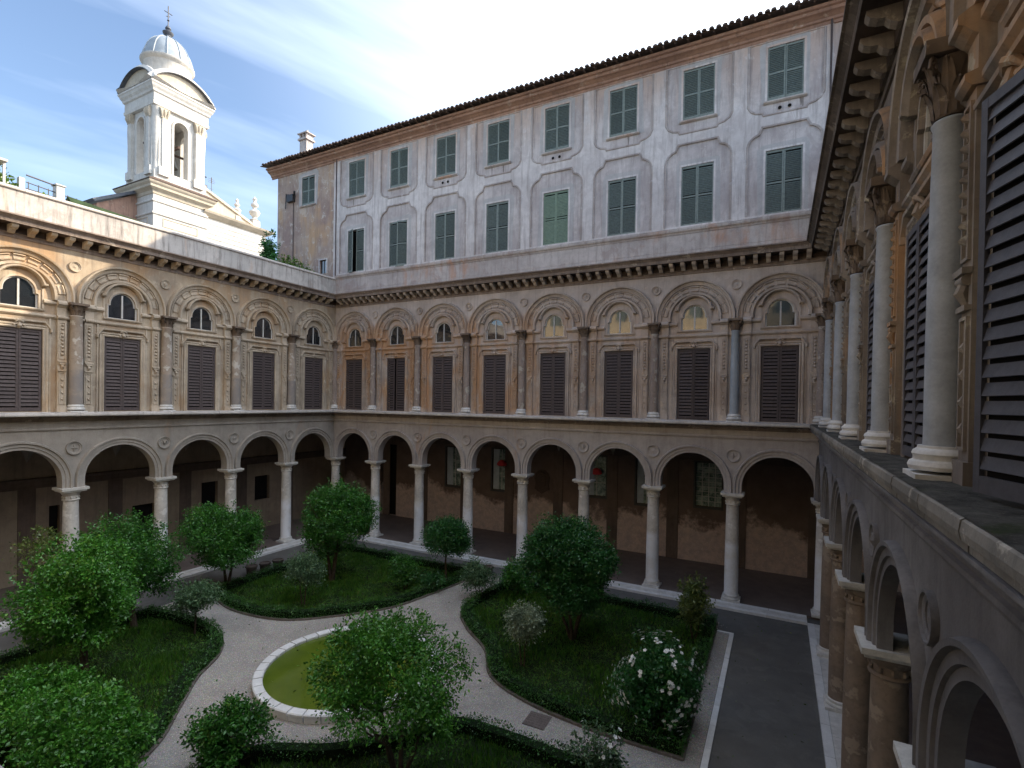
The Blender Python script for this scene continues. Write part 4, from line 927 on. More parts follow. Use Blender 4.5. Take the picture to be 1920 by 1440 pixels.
def tree(name, base, crown, rx, ry, z0, z1, n, size, mat, label, cat, group=None, stems=1, trunk_r=.07, lobes=7, spread=.35, tips=0, flowers=0, shape=1, clump=26, cs=.13, core=True, lean=0, lf=(.26, .50), mf=.66):
    """an evergreen with real stem, limbs and a leafy crown of irregular lobes"""
    root = empty(name, (base[0], base[1], 0)); tag(root, label, cat, group)
    cx, cy = crown[0]-base[0], crown[1]-base[1]; cz = (z0+z1)/2; rz = (z1-z0)/2
    blobs = [(cx, cy, cz, rx*(.80 if not shape else mf), ry*(.80 if not shape else mf), rz*(.80 if not shape else mf), cs)]
    for i in range(lobes):
        a = RNG.uniform(0, 2*PI); e = RNG.uniform(-.9, .95); c = math.sqrt(max(.05, 1-e*e))
        f = RNG.uniform(.42,.55) if not shape else RNG.uniform(*lf)
        blobs.append((cx + c*math.cos(a)*rx*(1-f)*RNG.uniform(.85,1.06), cy + c*math.sin(a)*ry*(1-f)*.98, cz + e*rz*(1-f)*.98, rx*f, ry*f, rz*f, cs))
    P, N = blob_points(blobs, n, clump=clump)
    q_ = (P - np.array([cx, cy, cz])); u_ = q_/np.maximum(np.linalg.norm(q_, axis=1), .01)[:, None]      # uneven outline
    w_ = (np.sin(u_[:,0]*4.1+base[0]) * np.sin(u_[:,1]*3.7+base[1]*2) + np.sin(u_[:,2]*5.3+base[0]*3+u_[:,0]*3)) * (.075 if shape else .03)
    P = np.array([cx, cy, cz]) + q_*(1 + w_)[:, None]
    # thin gaps: drop leaves inside a few random pockets
    for _ in range(26 if shape else 5):
        d = RNG.normal(size=3); d /= np.linalg.norm(d); q = np.array([cx,cy,cz]) + d*np.array([rx,ry,rz])*RNG.uniform(.75,1.0); r_ = RNG.uniform(.12,.26)*min(rx,rz)
        k = np.linalg.norm(P-q,axis=1) > r_; P, N = P[k], N[k]
    if tips:                                       # shoots standing out of the crown
        TP = []; TN = []
        for _ in range(tips):
            d = RNG.normal(size=3); d[2] = abs(d[2])*1.4+.3; d /= np.linalg.norm(d); q = np.array([cx,cy,cz]) + d*np.array([rx,ry,rz])*.93; L_ = RNG.uniform(.18,.5)*max(.5,rz/2)
            u_ = d*.6 + np.array([0,0,.8]); u_ /= np.linalg.norm(u_); t_ = RNG.random(16)[:,None]; TP.append(q + u_*t_*L_ + RNG.normal(size=(16,3))*.025); TN.append(np.repeat(u_[None],16,0)+RNG.normal(size=(16,3))*.5)
        P = np.vstack([P]+TP); N = np.vstack([N]+TN)
    inst('foliage', leaf_quads(P, N, size, 'foliage', mat), root)
    tk = MB(); h0 = z0 + (cz-z0)*.35
    for s in range(stems):
        a = 2*PI*s/stems + RNG.uniform(-.4,.4); sp = spread if stems > 1 else 0; r0 = trunk_r*(1 if stems == 1 else .72)
        b0 = (math.cos(a)*.06*(stems > 1), math.sin(a)*.06*(stems > 1), -.02); k_ = (cx*.3+math.cos(a)*sp*.5*rx + RNG.uniform(-.05,.05), cy*.3+math.sin(a)*sp*.5*ry, h0*.6)
        top = (cx*.8+math.cos(a)*sp*rx, cy*.8+math.sin(a)*sp*ry, cz)
        tk.tube([b0, (b0[0]*.8+k_[0]*.4, b0[1]*.8+k_[1]*.4, h0*.3), k_, ((k_[0]+top[0])/2+.04, (k_[1]+top[1])/2, (k_[2]+top[2])/2), top], [r0*1.25, r0, r0*.85, r0*.6, r0*.3], 8)
        for _ in range(5):
            a2 = a + RNG.uniform(-1.5,1.5) if stems > 1 else RNG.uniform(0,2*PI); st0 = np.array(k_)*(1-(t2:=RNG.uniform(.1,.8))) + np.array(top)*t2
            e2 = np.array([cx+math.cos(a2)*rx*.75, cy+math.sin(a2)*ry*.75, cz + RNG.uniform(-.5,.6)*rz]); mid = (st0+e2)/2 + np.array([0,0,-.1*rz])
            tk.tube([tuple(st0), tuple(mid), tuple(e2)], [r0*.45, r0*.3, r0*.1], 6)
    tk.build('trunk', 'bark', root, True)
    if flowers:
        k = RNG.choice(len(P), flowers*4, replace=False); c = np.array([cx,cy,cz]); dn = (P[k]-c)/np.array([rx,ry,rz]); rr = np.linalg.norm(dn,axis=1)
        k = k[(rr > .85) & (P[k][:,2] > z0+.2)][:flowers]; FV = []
        fm = MB()
        for p_ in P[k]:
            d = (p_-c); d /= np.linalg.norm(d); a_ = Vector(d).orthogonal().normalized(); b_ = Vector(d).cross(a_); q = Vector(p_)+Vector(d)*.11; r_ = RNG.uniform(.035,.065)
            for ring, (rr_, up_) in enumerate(((r_, .3),(r_*.6,.8))):
                for j in range(5):
                    t0 = 2*PI*j/5 + ring*.6; t1 = t0+1.1; c0 = a_*math.cos(t0)+b_*math.sin(t0); c1 = a_*math.cos(t1)+b_*math.sin(t1); D_ = Vector(d)
                    fm.add([q, q+c0*rr_+D_*rr_*up_*.6, q+(c0+c1).normalized()*rr_*1.25+D_*rr_*up_, q+c1*rr_+D_*rr_*up_*.6], [(0,1,2,3)])
        fm.build('blossom', 'petal', root)
    return root
G1 = 'clipped citrus trees in the courtyard garden'; G2 = 'small shrubs in the garden beds'
tree('citrus_tree', (9.03,-19.41), (8.75,-19.5), 1.95, 1.8, 1.4, 5.05, 52000, .066, 'leaf_b', 'large loose bright green tree with a single dark trunk in the left front bed', 'tree', G1, 1, .13, 22, tips=50, lf=(.2, .42), mf=.70)
tree('citrus_tree', (5.5,-16.2), (5.2,-16.4), 2.2, 2.0, .95, 4.85, 46000, .066, 'leaf', 'broad leafy tree behind the bright tree in the left bed', 'tree', G1, 1, .12, 20, tips=50, lf=(.22, .44), mf=.74)
tree('citrus_tree', (4.58,-11.44), (4.4,-11.5), 2.35, 2.0, 1.25, 4.5, 44000, .066, 'leaf', 'wide flat crowned tree at the outer left corner of the far left bed', 'tree', G1, 2, .10, 18, .3, tips=24, lf=(.24, .44), mf=.72)
tree('citrus_tree', (8.3,-7.8), (8.5,-7.7), 2.1, 2.0, 1.5, 5.55, 44000, .066, 'leaf', 'dense rounded tree with forked trunk in the middle of the far left bed', 'tree', G1, 3, .12, 5, .28, tips=14, shape=0)
tree('citrus_tree', (13.46,-4.32), (13.43,-4.33), 1.45, 1.4, 1.25, 3.45, 22000, .062, 'leaf_d', 'small ball shaped tree on a thin stem near the back arcade', 'tree', G1, 1, .06, 3, shape=0)
tree('citrus_tree', (22.38,-7.78), (22.25,-7.85), 2.2, 1.95, 1.4, 5.15, 62000, .064, 'leaf_d', 'tall dense dark tree with many fanned stems in the far right bed', 'tree', G1, 5, .085, 8, .42, tips=30, mf=.76, lf=(.3, .5))
tree('citrus_tree', (21.4,-17.75), (21.15,-17.8), 2.25, 1.9, 1.35, 4.3, 30000, .055, 'leaf_b', 'airy tree in front of the pond showing its twisted branches', 'tree', G1, 4, .085, 34, .45, tips=110, cs=.12, lf=(.16, .32), mf=.45)
tree('small_standard_tree', (8.24,-15.25), (8.29,-15.22), .95, .9, 1.05, 2.4, 6500, .06, 'leaf_g', 'small lollipop tree at the tip of the left bed beside the path', 'shrub', G2, 1, .04, 5)
tree('rounded_shrub', (9.63,-10.87), (9.62,-10.88), 1.0, 1.0, 1.0, 2.65, 7000, .055, 'leaf_g', 'grey green rounded shrub near the front edge of the far left bed', 'shrub', G2, 2, .04, 5)
tree('variegated_shrub', (21.51,-10.77), (21.49,-10.78), .80, .8, .95, 2.3, 5600, .06, 'leaf_v', 'pale variegated shrub standing in the grass of the far right bed', 'shrub', G2, 2, .035, 6, tips=8)
tree('rose_bush', (26.9,-11.95), (26.85,-11.9), 1.42, 1.35, .15, 2.75, 19000, .065, 'leaf_d', 'big bush covered with white roses at the right corner of the garden', 'rose bush', None, 4, .04, 9, .4, tips=24, flowers=520)
tree('leafy_shrub', (26.9,-5.2), (26.87,-5.23), .72, .7, .35, 2.7, 4200, .07, 'leaf_y', 'tall loose yellow green shrub at the back right end of the hedge', 'shrub', G2, 3, .03, 7, .4, tips=16)
tree('leafy_shrub', (12.55,-6.74), (12.6,-6.7), .85, .8, .3, 1.85, 5200, .06, 'leaf', 'low feathery shrub on the lawn right of the dense rounded tree', 'shrub', G2, 3, .03, 6)
tree('leafy_shrub', (14.1,-6.4), (14.0,-6.3), .55, .5, .2, 1.0, 2000, .06, 'leaf_d', 'tiny dark shrub at the path edge beside the ball shaped tree', 'shrub', G2, 3, .03, 4)
tree('leafy_shrub', (16.9,-6.2), (16.6,-6.15), .92, .85, .65, 2.05, 5600, .06, 'leaf_g', 'soft pale green shrub where the far path meets the right bed', 'shrub', G2, 3, .035, 6)
tree('leafy_shrub', (18.2,-4.6), (18.1,-4.55), .97, .9, .3, 1.9, 6000, .065, 'leaf', 'bushy shrub behind the right bed, left of the tall dark tree', 'shrub', G2, 3, .035, 6)
tree('leafy_shrub', (20.2,-3.7), (20.2,-3.7), .9, .7, .2, 1.5, 4600, .06, 'leaf_d', 'low dark shrub behind the tall fanned tree near the back paving', 'shrub', G2, 3, .03, 5)
tree('leafy_shrub', (17.04,-19.5), (17.08,-19.5), 1.1, .9, .35, 1.75, 9500, .062, 'leaf', 'spreading shrub over the path at the lower edge left of the airy tree', 'shrub', G2, 4, .035, 16, .4, tips=40, lf=(.2, .36), mf=.5)
tree('broad_shrub', (14.3,-22.0), (14.0,-21.75), 2.4, 1.3, .1, 2.25, 42000, .066, 'leaf_b', 'large bright leafy bush filling the lower left corner', 'shrub', None, 5, .05, 34, .4, tips=120, lf=(.16, .34), mf=.5)
tree('broad_shrub', (10.8,-21.6), (10.8,-21.4), 1.7, 1.3, .1, 1.75, 26000, .066, 'leaf_b', 'lower green bush at the left edge beside the corner bush', 'shrub', None, 4, .05, 24, .4, tips=60, lf=(.18, .36), mf=.5)
tree('wispy_plant', (3.9,-18.65), (3.4,-18.6), .95, .8, 2.0, 4.5, 1500, .065, 'leaf_y', 'thin wispy plant with yellowish shoots at the left edge against the arcade', 'plant', None, 5, .03, 9, .5, tips=30, cs=.2)
tree('rose_bush', (26.0,-15.15), (25.9,-15.1), .85, .45, .15, 1.35, 2000, .06, 'leaf_g', 'sparse rose with a few white flowers over the front path hedge', 'rose bush', None, 5, .02, 7, .5, tips=12, flowers=16, cs=.1)

# hedges: clipped box rows along the bed outlines
def hedge(key, label, w=.5, h=.42, sub=None, z=.02):
    poly = BED[key]; n = len(poly); P = [np.array(p) for p in poly]; root = empty('box_hedge', (0,0,0)); tag(root, label, 'hedge', 'low box hedges round the garden beds')
    core = MB(); inn = []; 
    for i in range(n):
        d0 = P[i]-P[i-1]; d1 = P[(i+1)%n]-P[i]; d0 = d0/np.linalg.norm(d0); d1 = d1/np.linalg.norm(d1); m = np.array([-d0[1],d0[0]])+np.array([-d1[1],d1[0]]); m /= max(.5, np.dot(m, [-d1[1],d1[0]])); inn.append(m)
    A = [P[i]+inn[i]*.12 for i in range(n)]; B_ = [P[i]+inn[i]*(w-.06) for i in range(n)]
    vs = [(a[0],a[1],0) for a in A]+[(a[0],a[1],h-.07) for a in A]+[(b[0],b[1],h-.07) for b in B_]+[(b[0],b[1],0) for b in B_]; fs = []
    for i in range(n):
        j = (i+1)%n; fs += [(i,j,n+j,n+i),(n+i,n+j,2*n+j,2*n+i),(2*n+i,2*n+j,3*n+j,3*n+i)]
    core.add(vs, fs); core.build('hedge_body', 'hedge_core', root)
    PP = []; NN = []
    for i in range(n):
        j = (i+1)%n; L_ = np.linalg.norm(P[j]-P[i]); 
        mid = (P[i]+P[j])/2
        dens = 520 if mid[1] > -21 else 200
        m = int(L_*dens)
        if m < 1: continue
        t_ = RNG.random(m)[:,None]; a = P[i]*(1-t_)+P[j]*t_; nn_ = inn[i]*(1-t_)+inn[j]*t_
        s_ = RNG.random(m); und = 1 + .16*np.sin(a[:,0]*2.3+a[:,1]*1.7) + .10*np.sin(a[:,0]*7.1-a[:,1]*5.3); hh = h*und
        off = np.where(s_ < .42, .06, np.where(s_ < .86, RNG.random(m)*w, w)); zz = np.where((s_ < .42)|(s_ >= .86), RNG.random(m)*hh, hh) 
        off = off + RNG.normal(size=m)*.03; q = a + nn_*off[:,None]; zz = zz + RNG.normal(size=m)*.025
        PP.append(np.column_stack([q, np.maximum(zz,.02)])); N_ = np.zeros((m,3)); N_[:,2] = np.where((s_ >= .42)&(s_ < .86), 1, .3); N_[s_ < .42,:2] = -nn_[s_ < .42]; N_[s_ >= .86,:2] = nn_[s_ >= .86]; NN.append(N_)
    inst('foliage', leaf_quads(np.vstack(PP), np.vstack(NN), .042, 'hedge_foliage', 'hedge_leaf', 1.5, .05), root)
    # low stone edging outside the hedge
    acc = 0; q = MB(); last = P[0]
    ed = empty('bed_edging', (0,0,0)); tag(ed, {'NE':'low stone edging round the far right bed','NW':'low stone edging round the far left bed','SW':'low stone edging round the left front bed','SE':'low stone edging round the right front bed'}[key], 'edging', 'stone edgings of the garden beds')
    pts = []
    for i in range(n):
        j = (i+1)%n; L_ = np.linalg.norm(P[j]-P[i]); k_ = max(1, int(round(L_/.62)))
        for t_ in range(k_):
            a = P[i]+(P[j]-P[i])*(t_/k_); b = P[i]+(P[j]-P[i])*((t_+1)/k_); d = (b-a)/np.linalg.norm(b-a); nn_ = np.array([-d[1],d[0]]); a2 = a+d*.004; b2 = b-d*.004; zt = .085+random.uniform(-.01,.01); o_ = -.03; w_ = .07
            c4 = [a2+nn_*o_, b2+nn_*o_, b2+nn_*w_, a2+nn_*w_]; q = MB(); q.add([(p[0],p[1],0) for p in c4]+[(p[0],p[1],zt) for p in c4], [(3,2,1,0),(4,5,6,7),(0,1,5,4),(1,2,6,5),(2,3,7,6),(3,0,4,7)])
            q.build('edging_stone', 'brick_kerb', ed)
hedge('NE', 'box hedge enclosing the far right bed with the tall dark tree'); hedge('NW', 'box hedge enclosing the far left bed behind the pond')
hedge('SW', 'box hedge enclosing the left front bed with the bright tree'); hedge('SE', 'box hedge enclosing the front right bed under the airy tree')
# lawns
for k, lb in (('NE','far right'),('NW','far left'),('SW','left front'),('SE','right front')):
    flat('lawn', [BED[k]], .03, 'soil')
    P = np.array(BED[k]); x0,y0 = P.min(0); x1,y1 = P.max(0); n = 42000 if k != 'SE' else 34000
    x = RNG.uniform(x0,x1,n); y = RNG.uniform(max(y0,-23),y1,n); kk = inside(BED[k], x, y); x, y = x[kk], y[kk]; m = len(x)
    hgt = (.10 + .07*np.sin(x*1.1+y*.7)*np.sin(y*1.3-x*.4) + .05*np.sin(x*3.1)*np.sin(y*2.7))*RNG.uniform(.6,1.5,m); hgt = np.maximum(hgt,.04)
    a = RNG.uniform(0,6.28,m); wv = .014*RNG.uniform(.7,1.6,m); lx = RNG.normal(size=m)*.045; ly = RNG.normal(size=m)*.045
    V = np.empty((m,3,3)); V[:,0] = np.column_stack([x+np.cos(a)*wv, y+np.sin(a)*wv, np.full(m,.03)]); V[:,1] = np.column_stack([x-np.cos(a)*wv, y-np.sin(a)*wv, np.full(m,.03)]); V[:,2] = np.column_stack([x+lx, y+ly, .03+hgt])
    tag(inst('grass', np_mesh('grass', V.reshape(-1,3), np.arange(m*3).reshape(-1,3), 'grass')), 'soft dark grass covering the %s bed' % lb, 'grass', kind='stuff')
# pots between the corner tree and the paving
for i, (x, y, lb) in enumerate(((3.55,-9.3,'leftmost of the three dark plant pots behind the far left hedge'),(3.7,-8.55,'middle one of the three dark plant pots behind the far left hedge'),(3.85,-7.8,'rightmost of the three dark plant pots behind the far left hedge'))):
    o = MB().lathe([(.20,0),(.24,.05),(.28,.4),(.32,.42),(.32,.50),(.27,.50),(.25,.46),(.01,.44)], seg=18).build('plant_pot', 'terracotta', None, True); o.location = (x,y,0); tag(o, lb, 'plant pot', 'dark pots beside the hedge')
for i, (x, y, lb) in enumerate(((15.05,-3.6,'small dark pot left of the far path opening'),(15.2,-2.6,'small dark pot behind the ball shaped tree'))):
    o = MB().lathe([(.20,0),(.24,.05),(.28,.4),(.32,.42),(.32,.50),(.27,.50),(.25,.46),(.01,.44)], seg=18).build('plant_pot', 'terracotta', None, True); o.location = (x,y,0); tag(o, lb, 'plant pot', 'dark pots by the far path')

# ------------------------------------------------------------------ bell tower (built from the ground up)
TC = (-26.5, 2.05)
tw = empty('bell_tower', (TC[0], TC[1], 0)); tag(tw, 'white baroque bell tower with grey dome, curved pediments and an open arch', 'bell tower')
def tp(name, mb, mat, smooth=False, parent=None, rz=0):
    o = mb.build(name, mat, parent or tw, smooth); o.rotation_euler = (0,0,rz); return o
H = 2.46
q = MB(); q.box(-H-.12,H+.12,-H-.12,H+.12,0,29.7); tp('tower_base', q, 'white_stucco')
def ring_sq(prof, mb=None):      # square moulding ring: prof (offset from centre, z)
    mb = mb or MB(); n = len(prof); vs = []
    for sx, sy in ((-1,-1),(1,-1),(1,1),(-1,1)): vs += [(sx*o_, sy*o_, z) for o_, z in prof]
    fs = [(c*n+i, ((c+1)%4)*n+i, ((c+1)%4)*n+i+1, c*n+i+1) for c in range(4) for i in range(n-1)]
    return mb.add(vs, fs)
for z in (26.2, 27.7, 28.9):
    tp('base_moulding', ring_sq([(H+.12,z),(H+.22,z+.02),(H+.25,z+.12),(H+.22,z+.2),(H+.12,z+.24)]), 'white_stucco')
for a in range(4):
    m_ = MB(); m_.plate([rect(-1.75,1.75,26.55,27.55)], -H-.16, -H-.121) if False else m_.path([(0,-(H+.12)),(0,-(H+.17)),(.08,-(H+.17)),(.08,-(H+.12))], rect(-1.7,1.7,26.65,27.5), True); tp('base_panel', m_, 'cream_stucco', rz=a*PI/2)
tp('base_cornice', ring_sq([(H+.12,29.6),(H+.2,29.65),(H+.25,29.9),(H+.45,30.05),(H+.6,30.15),(H+.62,30.35),(H+.76,30.5),(H+.82,30.62),(H+.82,30.72)]), 'cream_stucco')
tp('cornice_tiles', ring_sq([(H+.88,30.71),(H+.88,30.80),(H+.1,31.25),(0,31.25)]), 'tile')
q = ring_sq([(H+.05,31.2),(H+.05,32.0),(H-.02,32.1)]); tp('belfry_plinth', q, 'white_stucco')
# belfry walls with arched openings on each side
op = [(-.68,32.1)] + [(-.68,36.9)] + arcpts(0,36.9,.68,180,0,14)[1:-1] + [(.68,36.9),(.68,32.1)]
for a in range(4):
    q = MB(); q.plate([rect(-H+.1,H-.1,31.9,38.4), op], H-.75, H-.06, True); w_ = tp('belfry_wall', q, 'white_stucco', rz=a*PI/2)
    ar = MB(); ar.path([(0,H-.06),(0,H+.04),(.16,H+.06),(.20,H-.06)], op); ar.build('opening_surround', 'white_stucco', w_)
    for sx in (-1,1):
        p_ = MB(); p_.plate([rect(sx*1.72-.42,sx*1.72+.42,32.0,37.2)], H-.1, H+.12); p_.plate([rect(sx*1.62-.26,sx*1.62+.26,32.0,37.2)], H+.0, H+.24); p_.plate([rect(sx*1.68-.5,sx*1.68+.5,31.6,32.4)], H-.1, H+.3)
        p_.build('pilaster', 'white_stucco', w_)
        k_ = MB(); k_.plate([[(sx*1.68-.46,38.15),(sx*1.68-.30,37.2),(sx*1.68+.30,37.2),(sx*1.68+.46,38.15)][::-1]], H-.05, H+.26)
        for dx_ in (-.32,0,.32): k_.tube([(sx*1.68+dx_*.7,H+.24,37.3),(sx*1.68+dx_,H+.34,37.7),(sx*1.68+dx_*1.2,H+.30,38.05)], [.06,.12,.08], 6)
        k_.build('capital', 'cream_stucco', w_, True)
    pd_ = MB()
    # segmental pediment
    Rr = 3.65; hw = H+.62; zc = 40.35 + 1.75 - Rr; a0 = math.degrees(math.acos(hw/Rr))
    arc = arcpts(0, zc, Rr, a0, 180-a0, 18)
    pd_.plate([arc], 0, H+.30); pd_.build('pediment_field', 'cream_stucco', w_)
    pm = MB(); pm.path([(-.32,H+.28),(-.28,H+.42),(-.12,H+.52),(0,H+.62),(.05,H+.62),(.05,0)], arc); pm.build('pediment_cornice', 'white_stucco', w_)
    pr = MB(); pr.path([(.052,H+.68),(.10,H+.68),(.10,0)], arc); pr.build('lead_flashing', 'dark_lead', w_)
for sx in (-1,1):
    for sy in (-1,1):
        q = MB(); q.lathe([(.42,31.8),(.40,32.2),(.34,33.0),(.38,34.5),(.46,36.5),(.42,37.6),(.52,38.2)], sx*(H-.32), sy*(H-.32), 14); tp('corner_buttress', q, 'white_stucco', True)
tp('entablature', ring_sq([(0,38.2),(H+.1,38.2),(H+.22,38.25),(H+.25,38.55),(H+.18,38.6),(H+.18,39.35),(H+.3,39.45),(H+.35,39.65),(H+.48,39.85),(H+.55,40.05),(H+.62,40.15),(H+.62,40.3),(0,40.32)]), 'white_stucco')
q = MB().lathe([(2.15,40.3),(2.15,41.9),(2.0,42.1),(1.98,43.3),(2.08,43.5),(2.1,43.65),(2.32,43.85),(2.38,43.95),(2.38,44.05),(2.1,44.1)], seg=40); tp('drum', q, 'white_stucco', True)
dm = [(2.28,44.08),(2.2,44.4),(2.08,44.85),(1.9,45.35),(1.62,45.85),(1.25,46.3),(.85,46.6),(.45,46.78),(.25,46.85)]
q = MB().lathe(dm, seg=48); dome = tp('dome', q, 'lead', True)
for i in range(12):
    a = 2*PI*i/12; q = MB(); q.tube([((r+.02)*math.cos(a), (r+.02)*math.sin(a), z) for r, z in dm], .06, 6); q.build('dome_rib', 'lead', dome, True)
q = MB().lathe([(.42,46.7),(.5,46.9),(.30,47.0),(.26,47.15),(.46,47.3),(.5,47.45),(.3,47.6),(.16,47.7),(.28,47.85),(.2,48.05),(.06,48.2)], seg=16); tp('finial', q, 'dark_lead', True)
q = MB(); q.tube([(0,0,48.0),(0,0,50.2)], .045, 6); q.tube([(0,-.38,49.5),(0,.38,49.5)], .04, 6); q.tube([(0,-.2,49.05),(0,.15,49.2)], .035, 5); q.lathe([(.02,48.62),(.12,48.72),(.02,48.84)], seg=10); tp('cross', q, 'metal_dark')
q = MB(); q.lathe([(.62,33.6),(.58,33.7),(.48,33.95),(.40,34.5),(.34,34.8),(.12,34.95),(.02,35.0)], .3, .2, 20); q.box(-.12,.72,.12,.28,35.0,35.15); tp('bell', q, 'bronze', True)
q = MB(); q.box(-2.2,2.2,-.1,.1,35.1,35.35); q.box(-.1,.1,-2.2,2.2,35.12,35.3); tp('bell_beam', q, 'tile')
q = MB(); q.box(-2.3,2.3,-2.3,2.3,31.3,31.9); tp('belfry_floor', q, 'white_stucco')
tag(dome, 'grey lead dome')

# church nave behind the tower
chh = empty('church', (-25.2, 0, 0)); tag(chh, 'white church body with gable and urn finials to the right of the bell tower', 'church')
def cp(name, mb, mat, smooth=False): return mb.build(name, mat, chh, smooth)
q = MB(); q.box(-14,.9,4.0,11.9,0,29.1); cp('nave_wall', q, 'white_stucco')
q = MB()
for z in (27.0,27.5,28.0,28.5): q.box(.9,.96,4.62,11.9,z,z+.42)
cp('rusticated_band', q, 'white_stucco')
q = MB(); q.add([(.9,4.3,29.1),(.9,12.0,29.1),(1.1,4.3,29.2),(1.1,12.2,29.2),(1.5,4.3,29.5),(1.5,12.6,29.5),(1.6,4.3,29.7),(1.6,12.7,29.7),(.5,4.3,29.95),(.5,12.4,29.95),(-14,12.0,29.1),(-14,12.2,29.2),(-14,12.6,29.5),(-14,12.7,29.7),(-14,12.4,29.95),(-14,4.3,29.95)],
  [(0,1,3,2),(2,3,5,4),(4,5,7,6),(6,7,9,8),(1,10,11,3),(3,11,12,5),(5,12,13,7),(7,13,14,9),(8,9,14,15)]); cp('church_cornice', q, 'cream_stucco')
q = MB(); q.add([(.2,4.4,29.9),(.2,11.2,29.9),(.2,4.8,32.4),(-1.2,4.4,29.9),(-1.2,11.2,29.9),(-1.2,4.8,32.4)], [(0,1,2),(3,5,4),(1,4,5,2),(0,2,5,3)]); cp('gable', q, 'cream_stucco')
q = MB(); q.tube([(.25,11.5,29.95),(.25,4.6,32.5)], .17, 4); q.tube([(.0,11.4,30.12),(0,4.6,32.7)], .13, 4); cp('gable_cornice', q, 'cream_stucco')
def urn(y, z, s, nm='urn_finial'):
    q = MB(); q.box(-.42*s,.42*s,y-.42*s,y+.42*s,z,z+.9*s)
    q.lathe([(.34*s,z+.9*s),(.5*s,z+1.0*s),(.3*s,z+1.1*s),(.22*s,z+1.3*s),(.5*s,z+1.6*s),(.6*s,z+1.9*s),(.5*s,z+2.05*s),(.25*s,z+2.2*s),(.2*s,z+2.4*s),(.4*s,z+2.6*s),(.4*s,z+2.8*s),(.2*s,z+3.0*s),(.16*s,z+3.2*s),(.26*s,z+3.4*s),(.04,z+3.7*s)], 0, y, 14); cp(nm, q, 'white_stucco', True)
urn(11.1, 29.9, 1.02); urn(8.9, 30.0, .72)
q = MB(); q.box(-2.6,-1.7,6.7,7.7,30.5,32.3); q.box(-2.7,-1.6,6.6,7.8,32.3,32.45); cp('chimney', q, 'eaves')
q = MB(); q.box(-.3,.3,4.5,5.3,32.4,32.75); q.tube([(0,4.9,32.7),(0,4.9,34.2)], .05, 6); q.tube([(0,4.5,33.7),(0,5.3,33.7)], .05, 6)
for y, z in ((4.5,33.7),(5.3,33.7),(4.9,34.2)): q.lathe([(.02,z-.09),(.1,z),(.02,z+.09)], 0, y, 8)
cp('gable_cross', q, 'metal_dark')
# side roof left of the tower
q = MB(); q.add([(-1.2,1.6,31.3),(-1.2,-4.2,28.0),(-9,-4.2,28.0),(-9,1.6,31.3),(-1.2,1.6,31.6),(-1.2,-4.4,28.2),(-9,-4.4,28.2),(-9,1.6,31.6)], [(0,1,2,3),(4,7,6,5),(0,4,5,1),(1,5,6,2)]); cp('side_roof', q, 'dark_lead')
q = MB(); q.add([(-1.6,1.6,31.2),(-1.6,-3.9,28.0),(-1.6,-3.9,0),(-1.6,1.6,0),(-9,-3.9,0),(-9,-3.9,28.0)], [(0,1,2,3),(1,5,4,2)]); cp('side_wall', q, 'eaves')
an = MB(); an.tube([(0,0,28),(0,0,34.9)], .03, 5)
for z, w in ((34.7,.35),(34.5,.42),(34.3,.35),(33.6,.2)): an.tube([(0,-w,z),(0,w,z)], .022, 4)
an.tube([(0,0,34.3),(0,0,34.9)], .05, 5)
o = an.build('television_antenna', 'metal_dark'); o.location = (-27.5, 7.35, 0); tag(o, 'thin roof antenna on a mast between tower and urns', 'antenna')

# ------------------------------------------------------------------ things on the terrace over the left wing
tree('roof_plant', (-2.0,-2.3), (-2.0,-2.4), .8, 1.5, 0.0, 2.3, 3600, .10, 'leaf_sun', 'bright leafy planting along the parapet in front of the tall back wing', 'plant', None, 4, .03, 8, .5, tips=14, cs=.2).location.z = ZT+.2
tree('roof_plant', (-2.0,-4.2), (-2.0,-4.2), .55, .55, 0.0, 3.3, 2600, .11, 'leaf_d', 'dark upright roof shrub between the church wall and the back wing', 'plant', None, 3, .04, 6, .4, tips=6).location.z = ZT+.6
tree('roof_plant', (-8.0,-16.6), (-8.0,-16.6), 1.0, 1.1, 0, 2.6, 4200, .13, 'leaf_sun', 'bright green bush under the terrace canopy at the upper left edge', 'plant', None, 3, .05, 7, .4).location.z = 19.8
tree('roof_plant', (-8.0,-14.4), (-8.0,-14.4), .7, 1.3, 0, 1.6, 3200, .11, 'leaf_sun', 'low yellow green planting along the roof terrace at the upper left', 'plant', None, 3, .04, 7, .4, tips=10).location.z = 19.95
ter = MB(); ter.box(-10.5,-6.5,-19.5,-9.0,17.6,20.6)
o = ter.build('roof_terrace', 'ledge'); tag(o, 'set back roof terrace block above the left wing with planting on it', 'roof terrace')
pg = empty('terrace_pergola', (-8,-16.6,0)); tag(pg, 'small white canopy and railing on the roof terrace at the upper left', 'pergola')
q = MB()
q.box(-1.2,1.2,-3.4,.15,22.45,22.58); q.build('canopy', 'reed', pg)
for y in (-2.8,.05):
    for x in (-1,1): q = MB(); q.box(x-.05,x+.05,y-.05,y+.05,20.5,22.45); q.build('post', 'frame_white', pg)
q = MB(); q.box(-.15,.15,.95,1.2,20.5,22.2); q.build('pillar', 'frame_white', pg)
q = MB()
q.tube([(0,1.3,22.45),(0,2.6,22.35)], .045, 5); q.tube([(0,1.3,22.05),(0,5.2,21.75)], .03, 5); q.tube([(0,1.3,21.7),(0,5.2,21.5)], .03, 5)
for i in range(9): q.tube([(0,1.4+i*.45,20.6),(0,1.4+i*.45,22.1-i*.03)], .025, 5)
q.build('railing', 'metal_dark', pg)
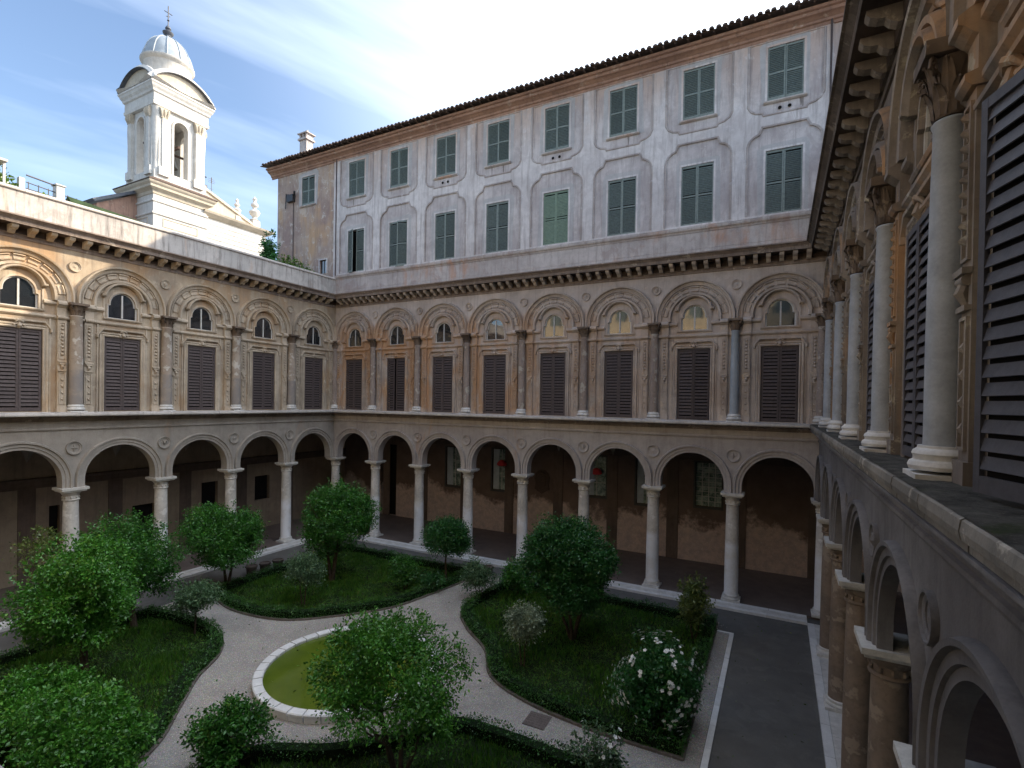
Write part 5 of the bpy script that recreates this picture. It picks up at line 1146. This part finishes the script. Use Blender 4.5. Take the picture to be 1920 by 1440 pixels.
o = MB().box(-8.3,-7.8,-14.0,-13.62,20.5,22.35).box(-8.36,-7.74,-14.06,-13.56,22.35,22.42).build('roof_vent', 'frame_white'); tag(o, 'short white chimney block on the roof line between canopy and tower', 'chimney')
o = MB().add([(-9.5,-13.5,20.6),(-6.5,-13.5,20.6),(-6.5,-5.2,20.6),(-9.5,-5.2,20.6),(-8.0,-13.4,21.95),(-8.0,-5.2,21.4)], [(0,1,4),(1,2,5,4),(2,3,5),(3,0,4,5)]).build('low_roof', 'moss_tile'); tag(o, 'low moss green roof sloping towards the tower behind the parapet', 'roof')
# made-up red forms for unidentified red spots at the gallery windows
for (x, z, lb) in ((11.45, 5.35, 'unidentified red shape at the gallery window left of the plaque'), (18.9, 5.3, 'unidentified red shape at the gallery window right of the plaque')):
    o = MB().lathe([(.05,.28),(.22,.22),(.36,.05),(.38,-.1),(.3,-.16),(.1,-.1)], seg=14).build('red_shape', 'red_matte', None, True); o.location = (x, 5.75, z); tag(o, lb, 'red shape', 'unidentified red shapes at the gallery windows')

# fallen leaves on the paths and paving
nf = 700; fx = RNG.uniform(3, 31, nf); fy = RNG.uniform(-21, -1.2, nf); fk = np.hypot(fx-PC[0], fy-PC[1]) > PR+.05
for k in BED: fk &= ~inside(BED[k], fx, fy)
fx, fy = fx[fk], fy[fk]; nf = len(fx)
tag(inst('fallen_leaves', leaf_quads(np.column_stack([fx, fy, np.full(nf, .014)]), np.column_stack([RNG.normal(size=nf)*.9, RNG.normal(size=nf)*.9, np.full(nf, .05)]), .055, 'fallen_leaves', 'leaf_y', droop=.0)), 'small fallen leaves scattered on gravel and paving', 'fallen leaves', kind='stuff')

fa = RNG.uniform(0, 2*PI, 70); fr2 = (PR-.4)*np.sqrt(RNG.random(70))
tag(inst('floating_leaves', leaf_quads(np.column_stack([PC[0]+fr2*np.cos(fa), PC[1]+fr2*np.sin(fa), np.full(70, .176)]), np.column_stack([RNG.normal(size=70), RNG.normal(size=70), np.full(70, .02)]), .06, 'floating_leaves', 'leaf_y', droop=.0)), 'a few small leaves floating on the green pond water', 'fallen leaves', kind='stuff')
